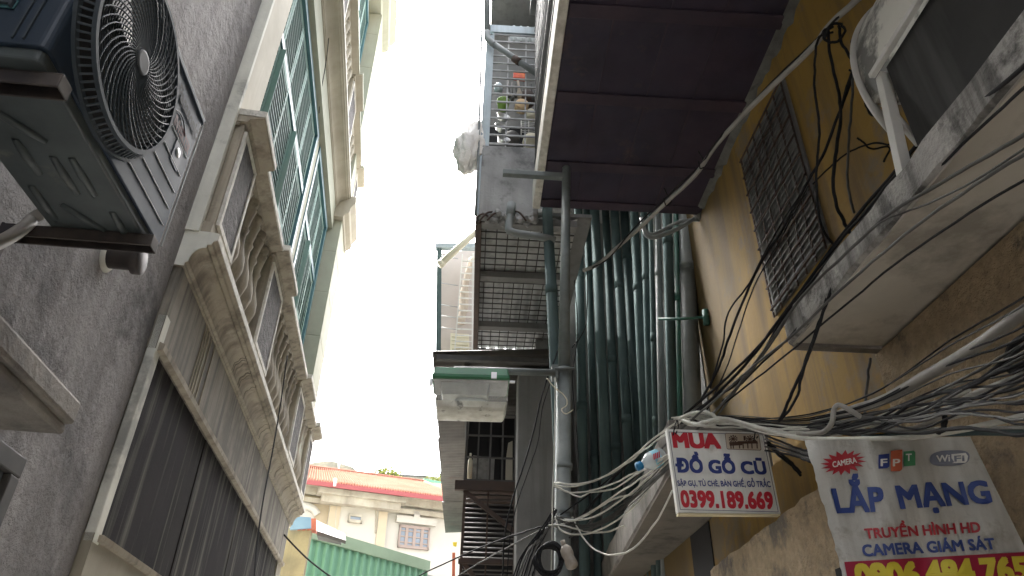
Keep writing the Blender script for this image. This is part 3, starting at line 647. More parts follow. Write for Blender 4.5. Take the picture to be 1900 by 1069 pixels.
m = MB(); m.bar(a, c, .040); m.build('leg', M_white, ah, bevel=.003)
m = MB(); m.bar(R.onU(1652, 205, 1.79), R.onU(1706, 268, 1.79), .022); m.build('brace', M_white, ah, bevel=.003)
m = MB(); m.box(R, -2.0, 1.76, 1.53, 1.56, 3.30, 3.82); m.build('hood_shade_panel', M_tankd, ah)  # near-black panel painting the shade of the open interior under the hood

# ================================================================== RIGHT: second house with the caged balcony
sh = T('caged_balcony_house', 'grey concrete house whose barred balcony holds kitchen things above the alley', 'house', R.p(6.5, .3, 0))
m = MB(); m.box(R, 5.20, 5.30, -.105, .46, 5.70, 6.60); fp = m.build('front_panel', M_conc, sh, bevel=.012)
m = MB(); rr = random.Random(11)
for i in range(26):
    c = R.p(5.215 + rr.uniform(-.03, .05), rr.uniform(-.09, .44), 5.70 + rr.uniform(-.045, .03)); r = rr.uniform(.02, .05)
    m.lathe(c - Vector((0, 0, r)), Vector((rr.uniform(-.4, .4), rr.uniform(-.4, .4), 1)), [(0, r * .5), (r * .7, r), (r * 1.4, r * .8), (r * 1.9, r * .3)], 6)
m.smooth = [False] * len(m.f); m.build('broken_edge', M_conc, fp)
for a, b in (((-.10, 5.60), (.05, 5.75)), ((-.02, 5.62), (.10, 5.72)), ((.20, 5.74), (.35, 5.66)), ((-.13, 5.64), (.0, 5.68))):
    m = MB(); m.tube(smooth([R.p(5.18, a[0], a[1]), R.p(5.16, (a[0] + b[0]) / 2, (a[1] + b[1]) / 2 + .02), R.p(5.21, b[0], b[1])]), .009, 6); m.build('bare_rebar', M_rust, fp)
m = MB(); m.box(R, 5.30, 9.0, .70, 5, 0, 5.70); m.box(R, 7.8, 9.0, .60, 5, 0, 9.0)
m = MB(); m.box(R, 7.80, 9.6, .66, 7, 0, 9.5); m.build('wall', M_wallg, sh)
m = MB(); m.box(R, 5.45, 9.6, .75, 2.0, 7.7, 9.5); m.build('upper_room', M_wallg, sh)
m = MB(); m.box(R, 5.22, 5.27, -.13, -.04, 5.72, 8.35); m.build('corner_plate', M_steelb, sh, bevel=.003)
m = MB(); m.box(R, 5.9, 6.0, -.09, .8, 7.6, 9.4); m.box(R, 5.3, 6.0, -.1, .8, 9.3, 9.4); m.build('balcony_back', M_wallg, sh)
m = MB(); m.box(R, 5.92, 5.98, -.09, .8, 6.6, 7.59); m.build('kitchen_shade_panel', M_black, sh)  # flat black panel painting the shade inside the balcony's lower half
m = MB(); m.box(R, 5.31, 5.89, -.09, .75, 6.50, 6.59); m.build('balcony_floor', M_conc, sh)
m = MB(); m.box(R, 5.21, 5.25, -.15, .46, 8.40, 8.52); m.build('balcony_lintel', M_steelb, sh)
m = MB()
for i in range(15): z = 6.66 + i * .123; m.bar(R.p(5.235, -.05, z), R.p(5.235, .455, z), .016)
for w in (.13, .33, .45): m.bar(R.p(5.255, w, 6.60), R.p(5.255, w, 8.42), .015)
for i in range(9): m.bar(R.p(5.25 + i * .07, -.10, 6.6), R.p(5.25 + i * .07, -.10, 8.4), .010)
m.build('cage_bars', M_bars, sh)
m = MB(); m.box(R, 5.33, 8.15, -.10, 1.0, 5.83, 5.87); fl = m.build('floor_deck', M_wallg, sh)
m = MB(); m.sheet(R.p(5.34, -.09, 5.80), R.w * .95, R.u * 2.8, Vector((0, 0, 1)), .012, .115, .004); m.build('corrugated_ceiling', M_sheet, sh)
for u in (5.36, 6.30, 7.40, 8.12):
    m = MB(); m.box(R, u - .05, u + .05, -.10, .85, 5.69, 5.77); m.build('ceiling_beam', M_wallg, sh, bevel=.004)
m = MB(); m.box(R, 5.30, 8.2, -.135, -.075, 5.67, 5.84); m.build('edge_beam', M_rust, sh, bevel=.004)
m = MB()
for i in range(24): m.bar(R.p(5.42 + i * .115, -.08, 5.755), R.p(5.42 + i * .115, .85, 5.755), .010)
for i in range(8): m.bar(R.p(5.33, -.03 + i * .11, 5.765), R.p(8.12, -.03 + i * .11, 5.765), .010)
m.build('ceiling_grid', M_darkbar, sh)
# things kept in the cage
def thing1(name, label, cat, loc, fn, m_, group=None, bevel=0):
    mb = MB(); fn(mb); o = mb.build(name, m_, loc=loc, bevel=bevel); return tag(o, label, cat, group)
P_ = lambda px, py, u=5.45: R.onU(px, py, u)
thing1('roof_sheet_offcut', 'short piece of wavy translucent sheet tied high behind the cage bars', 'sheet', P_(970, 60), lambda b: b.sheet(P_(944, 48), P_(1000, 52) - P_(944, 48), P_(944, 76) - P_(944, 48), R.u, .014, .085, .004), M_sheet)
thing1('orange_packet', 'bright orange packet hanging behind the cage bars', 'packet', P_(965, 140), lambda b: b.slab([P_(953, 130), P_(976, 131), P_(976, 146), P_(952, 144)], R.u * .05), M_orange, bevel=.012)
thing1('lime_basket', 'lime green plastic basket on the caged balcony', 'basket', P_(932, 195), lambda b: b.lathe(P_(933, 202), Vector((0, 0, 1)), [(0, .055), (.11, .07), (.125, .072), (.125, .064), (.02, .05)], 16), M_lime)
thing1('chopping_block', 'round pale wooden chopping block hung behind the cage bars', 'board', P_(966, 200), lambda b: b.lathe(P_(966, 204), R.u * -1 + R.w * .15, [(0, .07), (.01, .075), (.09, .075), (.10, .07)], 24), M_wood)
thing1('wooden_ladle', 'pale wooden ladle hanging below the orange packet', 'ladle', P_(963, 165), lambda b: b.tube([P_(961, 150), P_(963, 165), P_(964, 174), P_(964, 182)], [.014, .014, .032, .02], 10), M_log)
for (px, py, r, lab) in ((932, 223, .07, 'shiny metal pan upright on the cage shelf beside the green basket'), (929, 243, .075, 'shiny metal pan on the middle of the cage shelf'), (932, 265, .07, 'shiny metal pan resting at the very bottom of the cage')):
    thing1('metal_pan', lab, 'pan', P_(px, py), lambda b: b.lathe(P_(px, py), R.u * -1 + R.w * .3 + Vector((0, 0, .5)), [(0, r * .8), (.05, r), (.055, r + .008), (.055, r - .004), (.006, r * .75)], 20), M_pan, 'pans in the cage')
def spoons(b):
    for i, x in enumerate((944, 950, 957, 972, 979, 986)):
        b.tube([P_(x, 150 + i % 3 * 3, 5.5), P_(x + 1, 172 + i % 2 * 6, 5.5)], .006, 5); b.lathe(P_(x + 1, 173 + i % 2 * 6, 5.5), Vector((0, 0, -1)), [(0, .012), (.03, .028), (.07, .018)], 8)
for nm, x, y, r, h, c, lab in (('plastic_jar', 985, 206, .05, .13, M_offw, 'cream jar at the right middle of the barred balcony'), ('dark_pot', 950, 250, .085, .13, M_darkbar, 'dark cooking pot low in the middle of the cage'), ('blue_jar', 925, 158, .05, .11, M_steelb, 'blue grey jar at the left behind the cage bars'), ('dark_crate', 978, 175, .09, .16, M_rust, 'brown crate right of the wooden ladle')):
    thing1(nm, lab, nm.split('_')[1], P_(x, y, 5.55), lambda b: b.lathe(P_(x, y, 5.55) - Vector((0, 0, h)), Vector((0, 0, 1)), [(0, r * .85), (h * .2, r), (h * .8, r), (h * .85, r * .9), (h, r * .8)], 14), c)
thing1('hanging_utensils', 'row of dark spoons hanging on a rail behind the cage bars', 'utensils', P_(965, 160, 5.5), spoons, M_darkbar)
def rack(b):
    for i in range(7):
        a = P_(967, 226 + i * 3.2); c = P_(996, 228 + i * 3.2); b.tube([a, c], .004, 5)
    b.tube([P_(967, 222), P_(967, 252)], .005, 5); b.tube([P_(996, 224), P_(996, 254)], .005, 5); b.tube([P_(981, 223), P_(981, 253)], .005, 5)
thing1('dish_rack', 'wire dish rack against the right of the barred balcony', 'rack', P_(982, 240), rack, M_white)
thing1('plastic_tub', 'pale upturned tub at the bottom right of the cage', 'tub', P_(985, 262), lambda b: b.lathe(P_(985, 268), Vector((0, 0, 1)), [(0, .09), (.02, .095), (.10, .075), (.11, .05)], 18), M_offw)
# drain pipes of that house
dp = T('drain_pipe', 'grey drain pipe running down and bending diagonally across the barred balcony', 'pipe', R.onU(905, 20, 5.12))
m = MB(); m.tube([R.onU(903, -160, 5.14), R.onU(904, 62, 5.14)], .036, 14); m.build('pipe_run', M_pipe2, dp)
m = MB(); m.tube(smooth([R.onU(904, 60, 5.14), R.onU(905, 72, 5.13), R.onU(918, 84, 5.12)]), .038, 14); m.build('elbow', M_pipe2, dp)
m = MB(); m.tube([R.onU(914, 80, 5.12), R.onU(1002, 141, 5.12)], .034, 14); m.build('pipe_run', M_pipe2, dp)
m = MB(); m.tube([R.onU(953, 108, 5.12), R.onU(965, 116, 5.12)], .042, 14); m.build('pipe_clamp', M_rust, dp)
ep = T('drain_elbow', 'short grey pipe elbow turning right below the broken concrete panel', 'pipe', R.onU(945, 420, 5.16))
m = MB(); m.tube([R.onU(949, 378, 5.16), R.onU(947, 400, 5.16)], .042, 14); m.build('pipe_socket', M_pipe2, ep)
m = MB(); m.tube(smooth([R.onU(948, 395, 5.16), R.onU(944, 420, 5.16), R.onU(951, 431, 5.16), R.onU(1004, 440, 5.18), R.onU(1030, 446, 5.2)]), .036, 14); m.build('pipe_bend', M_pipe2, ep)
m = MB(); m.tube([R.onU(896, -120, 5.2), R.onU(893, 100, 5.2), R.onU(886, 330, 5.2), R.onU(882, 400, 5.2)], .012, 8)
tag(m.build('thin_conduit', M_pipe2, loc=R.onU(890, 200, 5.2)), 'thin grey conduit down the outer left edge of the caged balcony', 'conduit')
# plastic bag hanging outside
bm_ = bmesh.new(); bmesh.ops.create_icosphere(bm_, subdivisions=4, radius=1.0)
rr = random.Random(2); c = R.onU(874, 272, 5.3)
from mathutils import noise as mnoise
for v in bm_.verts:
    d = v.co.copy(); n1 = mnoise.noise(d * 1.8 + Vector((3, 1, 7))); n2 = mnoise.noise(Vector((d.x * 7, d.y * 7, d.z * 2.2)))
    n3 = abs(mnoise.noise(Vector((d.x * 4 + 9, d.y * 4, d.z * 3)))); s = 1 + .24 * n1 + .14 * n2 - .35 * n3 + .1 + .07 * math.sin(9 * math.atan2(d.y, d.x) + 5 * d.z + 4 * n1); zz = d.z
    taper = 1.0 - .25 * max(0, zz) - .18 * max(0, -zz)
    v.co = c + R.w * (d.x * .165 * s * taper + .035 * zz) + R.u * (d.y * .16 * s * taper) + Vector((0, 0, zz * .37 * (1 + .1 * n2)))
me = bpy.data.meshes.new('plastic_bag'); bm_.to_mesh(me); bm_.free()
for v in me.vertices: v.co -= c
me.polygons.foreach_set('use_smooth', [True] * len(me.polygons)); me.materials.append(M_bag)
o = bpy.data.objects.new('plastic_bag', me); COL.objects.link(o); o.location = c; WL[o.name] = c
tag(o, 'bulging white plastic bag hung outside the caged balcony against the sky', 'bag')

# ================================================================== RIGHT: third house with white lattice, awning and caged window
th = T('awning_house', 'dark grey narrow house under a long brown corrugated awning', 'house', R.p(9, .6, 0))
m = MB(); m.box(R, 7.0, 7.4, .40, .82, 0, 4.98); m.build('column', M_wallg, th, bevel=.01)
m = MB(); m.box(R, 8.5, 16, .46, 6, 0, 5.4); m.build('wall', M_wallg, th)
m = MB(); m.box(R, 7.41, 8.5, .66, .9, 0, 4.98); m.build('return_wall', M_wallg, th)
us = [6.72, 8.0, 9.4, 11.0, 12.7, 14.9]
for i in range(5):
    a, b = us[i], us[i + 1] + .1; dz = .02 * (i % 2)
    m = MB(); m.sheet(R.p(a, -.55 - .018 * i, 5.0 + dz + .002 * i), R.u * (b - a), R.w * 1.45 + Vector((0, 0, .10)), Vector((0, 0, 1)), .020, .12, .003); m.build('awning_sheet', M_brown, th)
m = MB(); m.box(R, 6.9, 14.8, -.2, -.14, 4.92, 4.985); m.box(R, 6.74, 6.80, -.5, .9, 4.93, 4.985); m.build('awning_rail', M_darkbar, th)
def cage(u, w0, w1, z0, z1, nv, nh):
    b = MB()
    for i in range(nv + 1): w = w0 + (w1 - w0) * i / nv; b.bar(R.p(u, w, z0), R.p(u, w, z1), .018)
    for i in range(nh + 1): z = z0 + (z1 - z0) * i / nh; b.bar(R.p(u - .01, w0, z), R.p(u - .01, w1, z), .018)
    for i in range(8):
        uu = u + i * .15
        b.bar(R.p(uu, w0, z0), R.p(uu, w0, z1), .012)
    for z in (z0, (z0 + z1) / 2, z1): b.bar(R.p(u, w0, z), R.p(u + 1.05, w0, z), .016)
    return b
cage(7.5, -.145, .40, 3.86, 4.62, 4, 3).build('window_cage', M_darkbar, th)
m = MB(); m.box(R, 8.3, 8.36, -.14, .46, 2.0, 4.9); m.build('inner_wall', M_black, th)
m = MB(); m.box(R, 7.5, 8.28, -.14, .43, 3.80, 3.855); m.box(R, 7.44, 7.50, -.24, .42, 3.74, 3.84); m.build('cage_shelf', M_rust, th)
m = MB()
for i in range(14): z = 3.06 + i * .05; m.obox(R.p(7.55, -.13, z), R.w * .53, R.u * .05 + Vector((0, 0, .02)), Vector((0, 0, .012)))
m.build('louvred_box', M_brown, th)
m = MB(); m.bar(R.p(7.5, -.14, 3.74), R.p(7.5, .40, 3.34), .045); m.bar(R.p(7.48, -.16, 3.02), R.p(7.48, .43, 3.02), .05); m.bar(R.p(7.5, -.13, 2.2), R.p(7.5, -.13, 3.8), .03); m.bar(R.p(7.5, .12, 2.9), R.p(7.5, .12, 3.75), .018); m.bar(R.p(7.5, -.1, 3.0), R.p(7.5, .38, 2.45), .045); m.bar(R.p(7.5, .41, 2.2), R.p(7.5, .41, 3.8), .025); m.build('bracket_frame', M_rust, th)
m = MB()
for i in range(20): z = 2.2 + i * .04; m.obox(R.p(7.58, -.13, z), R.w * .53, R.u * .04, Vector((0, 0, .01)))
m.build('louvred_box', M_brown, th)
thing1('folded_sheet', 'pale curved plastic sheet leaning at the right inside the dark caged window', 'sheet', R.onU(945, 850, 7.7), lambda b: b.slab([R.onU(938, 892, 7.7), R.onU(939, 850, 7.7), R.onU(943, 822, 7.7), R.onU(951, 818, 7.7), R.onU(951, 892, 7.7)], R.u * .05), M_cream)
thing1('window_panel', 'grey plastic panel standing inside the dark caged window', 'panel', R.onU(900, 870, 7.9), lambda b: b.slab([R.onU(874, 888, 7.9), R.onU(878, 845, 7.9), R.onU(918, 850, 7.9), R.onU(916, 890, 7.9)], R.u * .04), M_conc)
thing1('pale_bottle', 'narrow pale bottle at the left inside the dark caged window', 'bottle', R.onU(871, 870, 7.75), lambda b: b.lathe(R.onU(871, 888, 7.75), Vector((0, 0, 1)), [(0, .028), (.20, .028), (.24, .012), (.29, .012)], 12), M_offw)
# white lattice balcony beyond
wl_ = T('lattice_house', 'pinkish balcony end with white lattice bars beyond the grid ceiling', 'house', R.p(10, -.4, 4))
W8 = lambda px, py, u=8.8: R.onU(px, py, u)
m = MB(); m.slab([W8(816, 470, 9.2), W8(890, 462, 9.2), W8(890, 690, 9.2), W8(818, 690, 9.2)], R.u * 3.0); m.build('end_wall', M_pink, wl_)
m = MB(); m.bar(W8(808, 458), W8(886, 458), .09); m.build('roof_edge', M_steelb, wl_)
m = MB(); m.bar(W8(815, 458), W8(813, 690), .07); m.build('corner_post', M_pipe, wl_)
m = MB()
for i in range(17): y = 484 + i * 11.5; m.bar(W8(858 - i * .9, y, 8.9), W8(881, y + 1, 8.9), .016)
m.bar(W8(858, 472, 8.9), W8(842, 672, 8.9), .018); m.bar(W8(878, 470, 8.9), W8(876, 672, 8.9), .024); m.build('lattice_bars', M_white, wl_)
m = MB()
for y in (475, 525, 565, 585, 607):
    m = MB(); m.tube([W8(817, y, 9.0), W8(850, y + 5, 8.95)], .008, 5); m.build('thin_rail', M_bars, wl_)
thing1('driftwood_branch', 'pale twisted branch standing behind the white lattice', 'branch', W8(865, 540, 9.0), lambda b: b.tube(smooth([W8(876, 480, 9), W8(868, 510, 9), W8(862, 540, 9), W8(860, 570, 9), W8(855, 600, 9)]), [.05] * 12 + [.07] * 8 + [.06] * 5, 8), M_log)
thing1('white_box', 'aged white slatted box at the bottom of the white lattice balcony', 'box', W8(852, 645, 9.0), lambda b: [b.slab([W8(836, 618, 9.0), W8(870, 620, 9.0), W8(872, 676, 9.0), W8(834, 674, 9.0)], R.u * .15)] + [b.bar(W8(838, 624 + i * 7, 8.99), W8(869, 626 + i * 7, 8.99), .02) for i in range(7)], M_offw)
m = MB(); m.tube([W8(818, 489, 8.4), W8(884, 430, 8.2)], .05, 12); m.tube([W8(815, 492, 8.4), W8(822, 486, 8.4)], .06, 12)
tag(m.build('slanted_pipe', M_offw, loc=W8(850, 460, 8.3)), 'pale plastic pipe slanting down past the white lattice balcony', 'pipe')

# ================================================================== big vertical pipes
specs = [  # px at y 405, px at y 780, radius px, u, material
 (1016, 1036, 11, 5.22, 'p'), (1073, 1080, 9, 7.1, 'd'), (1104, 1121, 10, 7.0, 'p'), (1124, 1141, 8, 7.2, 'p'), (1141, 1163, 9, 7.1, 'p'), (1159, 1181, 9, 7.2, 'd'),
 (1177, 1196, 9, 6.3, 'p'), (1195, 1207, 7, 6.0, 'd'), (1207, 1216, 5, 5.8, 'p'), (1220, 1228, 7, 5.75, 'g'), (1238, 1249, 10, 5.6, 'p'), (1254, 1262, 5, 5.55, 't'), (1272, 1287, 16, 5.55, 'g'), (1089, 1101, 7, 7.3, 'd')]
names = {'p': (M_pipe, 'grey green'), 'd': (M_pipe, 'dark grey green'), 'g': (M_pipe2, 'light grey'), 't': (M_pipet, 'bright teal green')}
labs = ['thick grey pipe just left of the lamp post', 'slim dark pipe just right of the lamp post', 'left pipe of the big dark cluster with a lit left edge', 'second pipe in from the left edge of the pipe cluster', 'broad pipe with a lit edge third from left in the cluster', 'pipe fourth from left in the dark cluster', 'pipe at the middle of the dark cluster', 'narrow pipe right of the middle of the cluster', 'thinnest grey tube in the middle right of the cluster', 'medium grey pipe left of the banded pipe', 'broad banded pipe near the right of the cluster', 'thin teal green tube near the ochre wall', 'widest grey duct beside the ochre wall', 'dark pipe set back at the left of the cluster']
for (x0, x1, r, u, k), lab in zip(specs, labs):
    a, b = R.onU(x0, 405, u), R.onU(x1, 780, u); d = (b - a); top = a - d * .35; bot = b + d * ((b.z - .3) / -d.z)
    rr_ = r / FPX * ((a - CAM).dot(Rw.transposed() @ Vector((0, 0, 1))) if False else 7.9 * u / 7.1)
    t = T('drain_pipe', lab, 'pipe', bot, 'vertical drain pipes in the corner')
    m = MB(); m.tube([top, bot], rr_, 16); m.build('pipe_run', names[k][0], t)
    rr = random.Random(int(x0))
    for f in (rr.uniform(.15, .4), rr.uniform(.45, .62)):
        c = top.lerp(bot, f); dd = (bot - top).normalized(); m = MB(); m.tube([c, c + dd * .09], rr_ * 1.12, 16); m.build('pipe_coupling', names[k][0], t)
thing1('pipe_clamp_rail', 'green painted clamp rail tying the pipes to the ochre wall', 'clamp', R.onU(1260, 592, 5.4), lambda b: [b.tube([R.onU(1222, 592, 5.5), R.onU(1262, 592, 5.4), R.onU(1312, 588, 5.3)], .012, 8), b.tube([R.onU(1308, 576, 5.3), R.onU(1312, 602, 5.3)], .03, 8)], M_pipet)
thing1('bent_tube', 'thin pale green tube arching between the pipe tops and the wall', 'tube', R.onU(1240, 430, 6.8), lambda b: [b.tube(smooth([R.onU(1190, 405, 5.35), R.onU(1204, 440, 5.3), R.onU(1250, 428, 5.25), R.onU(1298, 400, 5.15)]), .022, 8), b.tube(smooth([R.onU(1198, 430, 5.35), R.onU(1215, 434, 5.3), R.onU(1260, 412, 5.25), R.onU(1299, 408, 5.15)]), .018, 8)], M_pipe2)

# ================================================================== lamp post
UP = 4.4
Q = lambda px, py, u=UP: R.onU(px, py, u)
lp = T('lamp_post', 'galvanised lamp post with two side arms in front of the dark pipes', 'lamp post', Vector((Q(1046, 1060).x, Q(1046, 1060).y, 0)))
bt = Q(1045, 1069); tp = Q(1051, 312); dn = (bt - tp).normalized(); ft = bt + dn * (bt.z / -dn.z)
m = MB(); m.tube([ft, Q(1046, 690)], .052, 20); m.tube([Q(1046, 700), tp], [.041, .035], 20); m.build('pole', M_pole, lp)
m = MB()
for y in (690, 866, 950):
    m = MB(); m.tube([Q(1046.5, y - 5), Q(1046.5, y + 5)], .057, 20); m.build('pole_collar', M_pole, lp)
m = MB(); m.bar(Q(933, 321), Q(1058, 329), .052, .052); m.build('top_arm', M_pole, lp, bevel=.006)
m = MB(); m.tube([Q(842, 686, UP - .05), Q(1030, 692, UP - .05)], .025, 14); m.build('lamp_arm', M_pole, lp)
m = MB(); m.obox(Q(1024, 702, UP - .06), Q(1036, 702, UP - .06) - Q(1024, 702, UP - .06), Q(1024, 676, UP - .06) - Q(1024, 702, UP - .06), R.u * .06); m.tube([Q(1030, 684, UP - .07), Q(1066, 684, UP - .06)], .01, 8); m.build('arm_clamp', M_pole, lp)
fl = T('flood_light', 'old floodlight with green housing and dusty clear cover hanging from the lamp arm', 'floodlight', Q(877, 735))
F0, F1 = Q(806, 696), Q(944, 700); fx = F1 - F0; fz_ = Vector((0, 0, 1)); fy = R.u
def fbox(x0, x1, z0, z1, y0, y1, mb, tx=0.0):
    return mb
def fl_loft(sections, mb, closed_top=True):                   # sections: (z, x0, x1, y0, y1), rounded rectangles
    rows = []
    for z, x0, x1, y0, y1 in sections:
        rows.append([F0 + fx * x + fy * y + fz_ * z for x, y in rrect(x0, x1, y0, y1, .02, 3)])
    k = len(rows[0]); vs = [v for r_ in rows for v in r_]
    fs = [(i * k + j, i * k + (j + 1) % k, (i + 1) * k + (j + 1) % k, (i + 1) * k + j) for i in range(len(rows) - 1) for j in range(k)] + [tuple(range(k)), tuple(range(len(rows) * k - 1, (len(rows) - 1) * k - 1, -1))]
    return mb.add(vs, fs)
m = fl_loft([(-.085, -.005, 1.0, -.14, .14), (-.075, -.01, 1.005, -.15, .15), (-.055, -.01, 1.005, -.15, .15), (-.052, .0, .995, -.145, .145), (0.0, .02, .985, -.13, .13), (.01, .05, .96, -.11, .11)], MB()); hs = m.build('housing', M_lampg, fl)
m = fl_loft([(-.086, .0, .995, -.135, .135), (-.16, .0, .99, -.13, .13), (-.235, .005, .975, -.12, .12)], MB()); m.f = m.f[:-2]; m.smooth = m.smooth[:-2]; m.build('cover', M_glass, fl)
m = fl_loft([(-.2351, .005, .975, -.12, .12), (-.275, .015, .955, -.115, .115), (-.292, .035, .935, -.10, .10)], MB()); m.f = m.f[:-2] + m.f[-1:]; m.smooth = m.smooth[:-2] + m.smooth[-1:]; m.build('cover_bottom', M_lampdirt, fl)
m = fl_loft([(-.0865, .01, .985, -.13, .13), (-.092, .02, .975, -.125, .125)], MB()); m.build('gear_tray', M_bars, fl)
m = fl_loft([(-.093, .10, .75, -.10, .10), (-.17, .13, .72, -.07, .09), (-.172, .14, .71, -.06, .08)], MB()); m.build('reflector', M_refl, fl)
m = MB(); m.lathe(F0 + fx * .3 + fz_ * -.19, fx, [(0, .012), (.03, .03), (.10, .038), (.17, .03), (.22, .014)], 16); m.build('bulb', M_white_e, fl)
m = MB(); m.obox(F0 + fx * .76 + fy * -.16 + fz_ * -.085, fx * .07, fy * .012, fz_ * .045); m.build('latch', M_pan, fl)
m = MB(); m.obox(F0 + fx * .99 + fy * -.05 + fz_ * -.06, fx * .09, fy * .02, fz_ * .012); m.obox(F0 + fx * -.05 + fy * -.05 + fz_ * -.10, fx * .04, fy * .02, fz_ * .05); m.build('tilt_screw', M_pan, fl)
m = MB(); m.obox(F0 + fx * .34 + fy * -.03 + fz_ * .005, fx * .10, fy * .05, fz_ * .05); m.obox(F0 + fx * .60 + fy * -.03 + fz_ * .005, fx * .10, fy * .05, fz_ * .05); m.build('mounting_lug', M_darkbar, fl)
# ================================================================== SIGNS
def bil(q, s, t):                                             # bilinear inside the quad TL, TR, BR, BL
    (ax, ay), (bx, by), (cx2, cy2), (dx, dy) = q
    return ((ax * (1 - s) + bx * s) * (1 - t) + (dx * (1 - s) + cx2 * s) * t, (ay * (1 - s) + by * s) * (1 - t) + (dy * (1 - s) + cy2 * s) * t)
def lettering(text, quad, put, bold=0.0, track=None):
    vs, fs = glyphs(text); xs = [v[0] for v in vs]; ys = [v[1] for v in vs]
    x0, x1, y0, y1 = min(xs) - bold, max(xs) + bold, min(ys) - bold, max(ys) + bold; mb = MB(); vs, fs = embolden(vs, fs, bold)
    return mb.add([put(*bil(quad, (v[0] - x0) / (x1 - x0), 1 - (v[1] - y0) / (y1 - y0))) - R.u * v[2] for v in vs], fs)
def shape(pts, put): mb = MB(); mb.add([put(*p) for p in pts], [tuple(range(len(pts)))]); return mb
# ---- furniture sign
z1 = lambda x, y, d=0.0: R.onU(980 + x / 3.25, 740 + y / 3.25, 3.2 - d)
sg = T('shop_sign', 'white furniture buying sign in red and navy lettering hung above the lower canopy', 'sign', z1(1210, 690))
m = MB(); m.slab([z1(835, 182), z1(1425, 205), z1(1522, 692), z1(903, 685)], R.u * .035); bd = m.build('board', M_signw, sg)
m = MB(); m.slab([z1(906, 688), z1(1520, 695), z1(1520, 703), z1(906, 700)], R.u * .034); m.build('board_edge', M_board, sg)
put = lambda x, y: z1(x, y, .0025)
m = MB()
for a, b in (((850, 200), (1415, 218)), ((1415, 218), (1508, 682)), ((918, 668), (1508, 682)), ((850, 200), (918, 668))):
    dx, dy = b[0] - a[0], b[1] - a[1]; l_ = math.hypot(dx, dy); nx, ny = -dy / l_ * 1.6, dx / l_ * 1.6
    m.add([put(a[0] + nx, a[1] + ny), put(b[0] + nx, b[1] + ny), put(b[0] - nx, b[1] - ny), put(a[0] - nx, a[1] - ny)], [(0, 1, 2, 3)])
m.build('border_line', M_sblk, sg)
lettering('MUA', ((862, 203), (1148, 207), (1166, 303), (876, 297)), put, .055).build('heading_lettering', M_sred, sg)
lettering('ĐỒ GỖ CŨ', ((878, 312), (1418, 340), (1443, 458), (892, 446)), put, .042).build('goods_lettering', M_sblue, sg)
lettering('SẬP GỤ, TỦ CHÈ, BÀN GHẾ, GỖ TRẮC', ((894, 474), (1455, 476), (1466, 544), (905, 534)), put, .022).build('list_lettering', M_sblue, sg)
lettering('0399.189.669', ((912, 550), (1468, 560), (1486, 668), (926, 656)), put, .04).build('phone_lettering', M_sred, sg)
put3 = lambda x, y: z1(x, y, .004)
shape([(1192, 207), (1385, 211), (1392, 216), (1406, 305), (1400, 312), (1204, 305), (1197, 298), (1186, 214)], put).build('picture_frame', M_brownp, sg)
shape([(1194, 210), (1384, 214), (1389, 218), (1403, 304), (1398, 309), (1205, 302), (1199, 297), (1189, 215)], put3).build('picture_panel', M_beigep, sg)
put4 = lambda x, y: z1(x, y, .0055); m = MB()
def pic(pts): m.add([put4(*p) for p in pts], [tuple(range(len(pts)))])
for ox in (0, 102):                                            # two carved chair backs
    cx_, cy_ = 1236 + ox, 242 + ox * .02
    for k in range(10):
        a0, a1 = math.radians(18 + 36 * k - 10), math.radians(18 + 36 * k + 12)
        pic([(cx_ + 9 * math.cos(a0), cy_ + 8 * math.sin(a0)), (cx_ + 27 * math.cos(a0), cy_ + 24 * math.sin(a0)), (cx_ + 27 * math.cos(a1), cy_ + 24 * math.sin(a1)), (cx_ + 9 * math.cos(a1), cy_ + 8 * math.sin(a1))])
    pic([(cx_ - 9, cy_ - 8), (cx_ + 9, cy_ - 8), (cx_ + 9, cy_ + 8), (cx_ - 9, cy_ + 8)])
pic([(1212, 262), (1290, 258), (1292, 280), (1216, 284)]); pic([(1262, 256), (1382, 254), (1386, 270), (1264, 272)])
for x in (1218, 1232, 1270, 1292, 1320, 1345, 1376): pic([(x, 268), (x + 7, 268), (x + 9, 300), (x + 2, 300)])
pic([(1298, 224), (1312, 224), (1310, 252), (1300, 252)]); pic([(1352, 246), (1372, 246), (1378, 262), (1354, 262)])
m.build('furniture_picture', M_brownp, sg)
# ---- vinyl banner
def z2(x, y, d=0.0):
    px, py = 1420 + x / 3.25, 740 + y / 3.25
    wv = .010 * math.sin(x / 95 + y / 260) + .006 * math.sin(x / 52 - y / 190 + 1) - .02 * max(0, (300 - y) / 300) ** 2 * math.sin(x / 60)
    return R.onU(px, py, 2.32 - d + wv)
bn = T('vinyl_banner', 'weathered white vinyl banner with blue and red lettering hanging below the cable bundle', 'banner', z2(900, 1290))
BQ = ((243, 250), (1235, 228), (1765, 1300), (538, 1300)); n1, n2 = 48, 40; m = MB(); vs = []
rr = random.Random(4)
for j in range(n2 + 1):
    for i in range(n1 + 1):
        x, y = bil(BQ, i / n1, j / n2)
        if i == 0: x += rr.uniform(-7, 5)
        vs.append(z2(x, y))
k = len(vs); vs += [v + R.u * .003 for v in vs]; fs = []
for j in range(n2):
    for i in range(n1):
        q = j * (n1 + 1) + i; fs += [(q, q + 1, q + n1 + 2, q + n1 + 1), (k + q, k + q + n1 + 1, k + q + n1 + 2, k + q + 1)]
m.add(vs, fs, True); m.build('vinyl_sheet', M_banw, bn)
pb = lambda x, y: z2(x, y, .005); pb2 = lambda x, y: z2(x, y, .008)
star = []
for i in range(32):
    a = TAU * i / 32 + .1; f = 1.0 if i % 2 == 0 else .64; star.append((470 + 140 * f * math.cos(a), 385 - 14 * math.cos(a) + 76 * f * math.sin(a)))
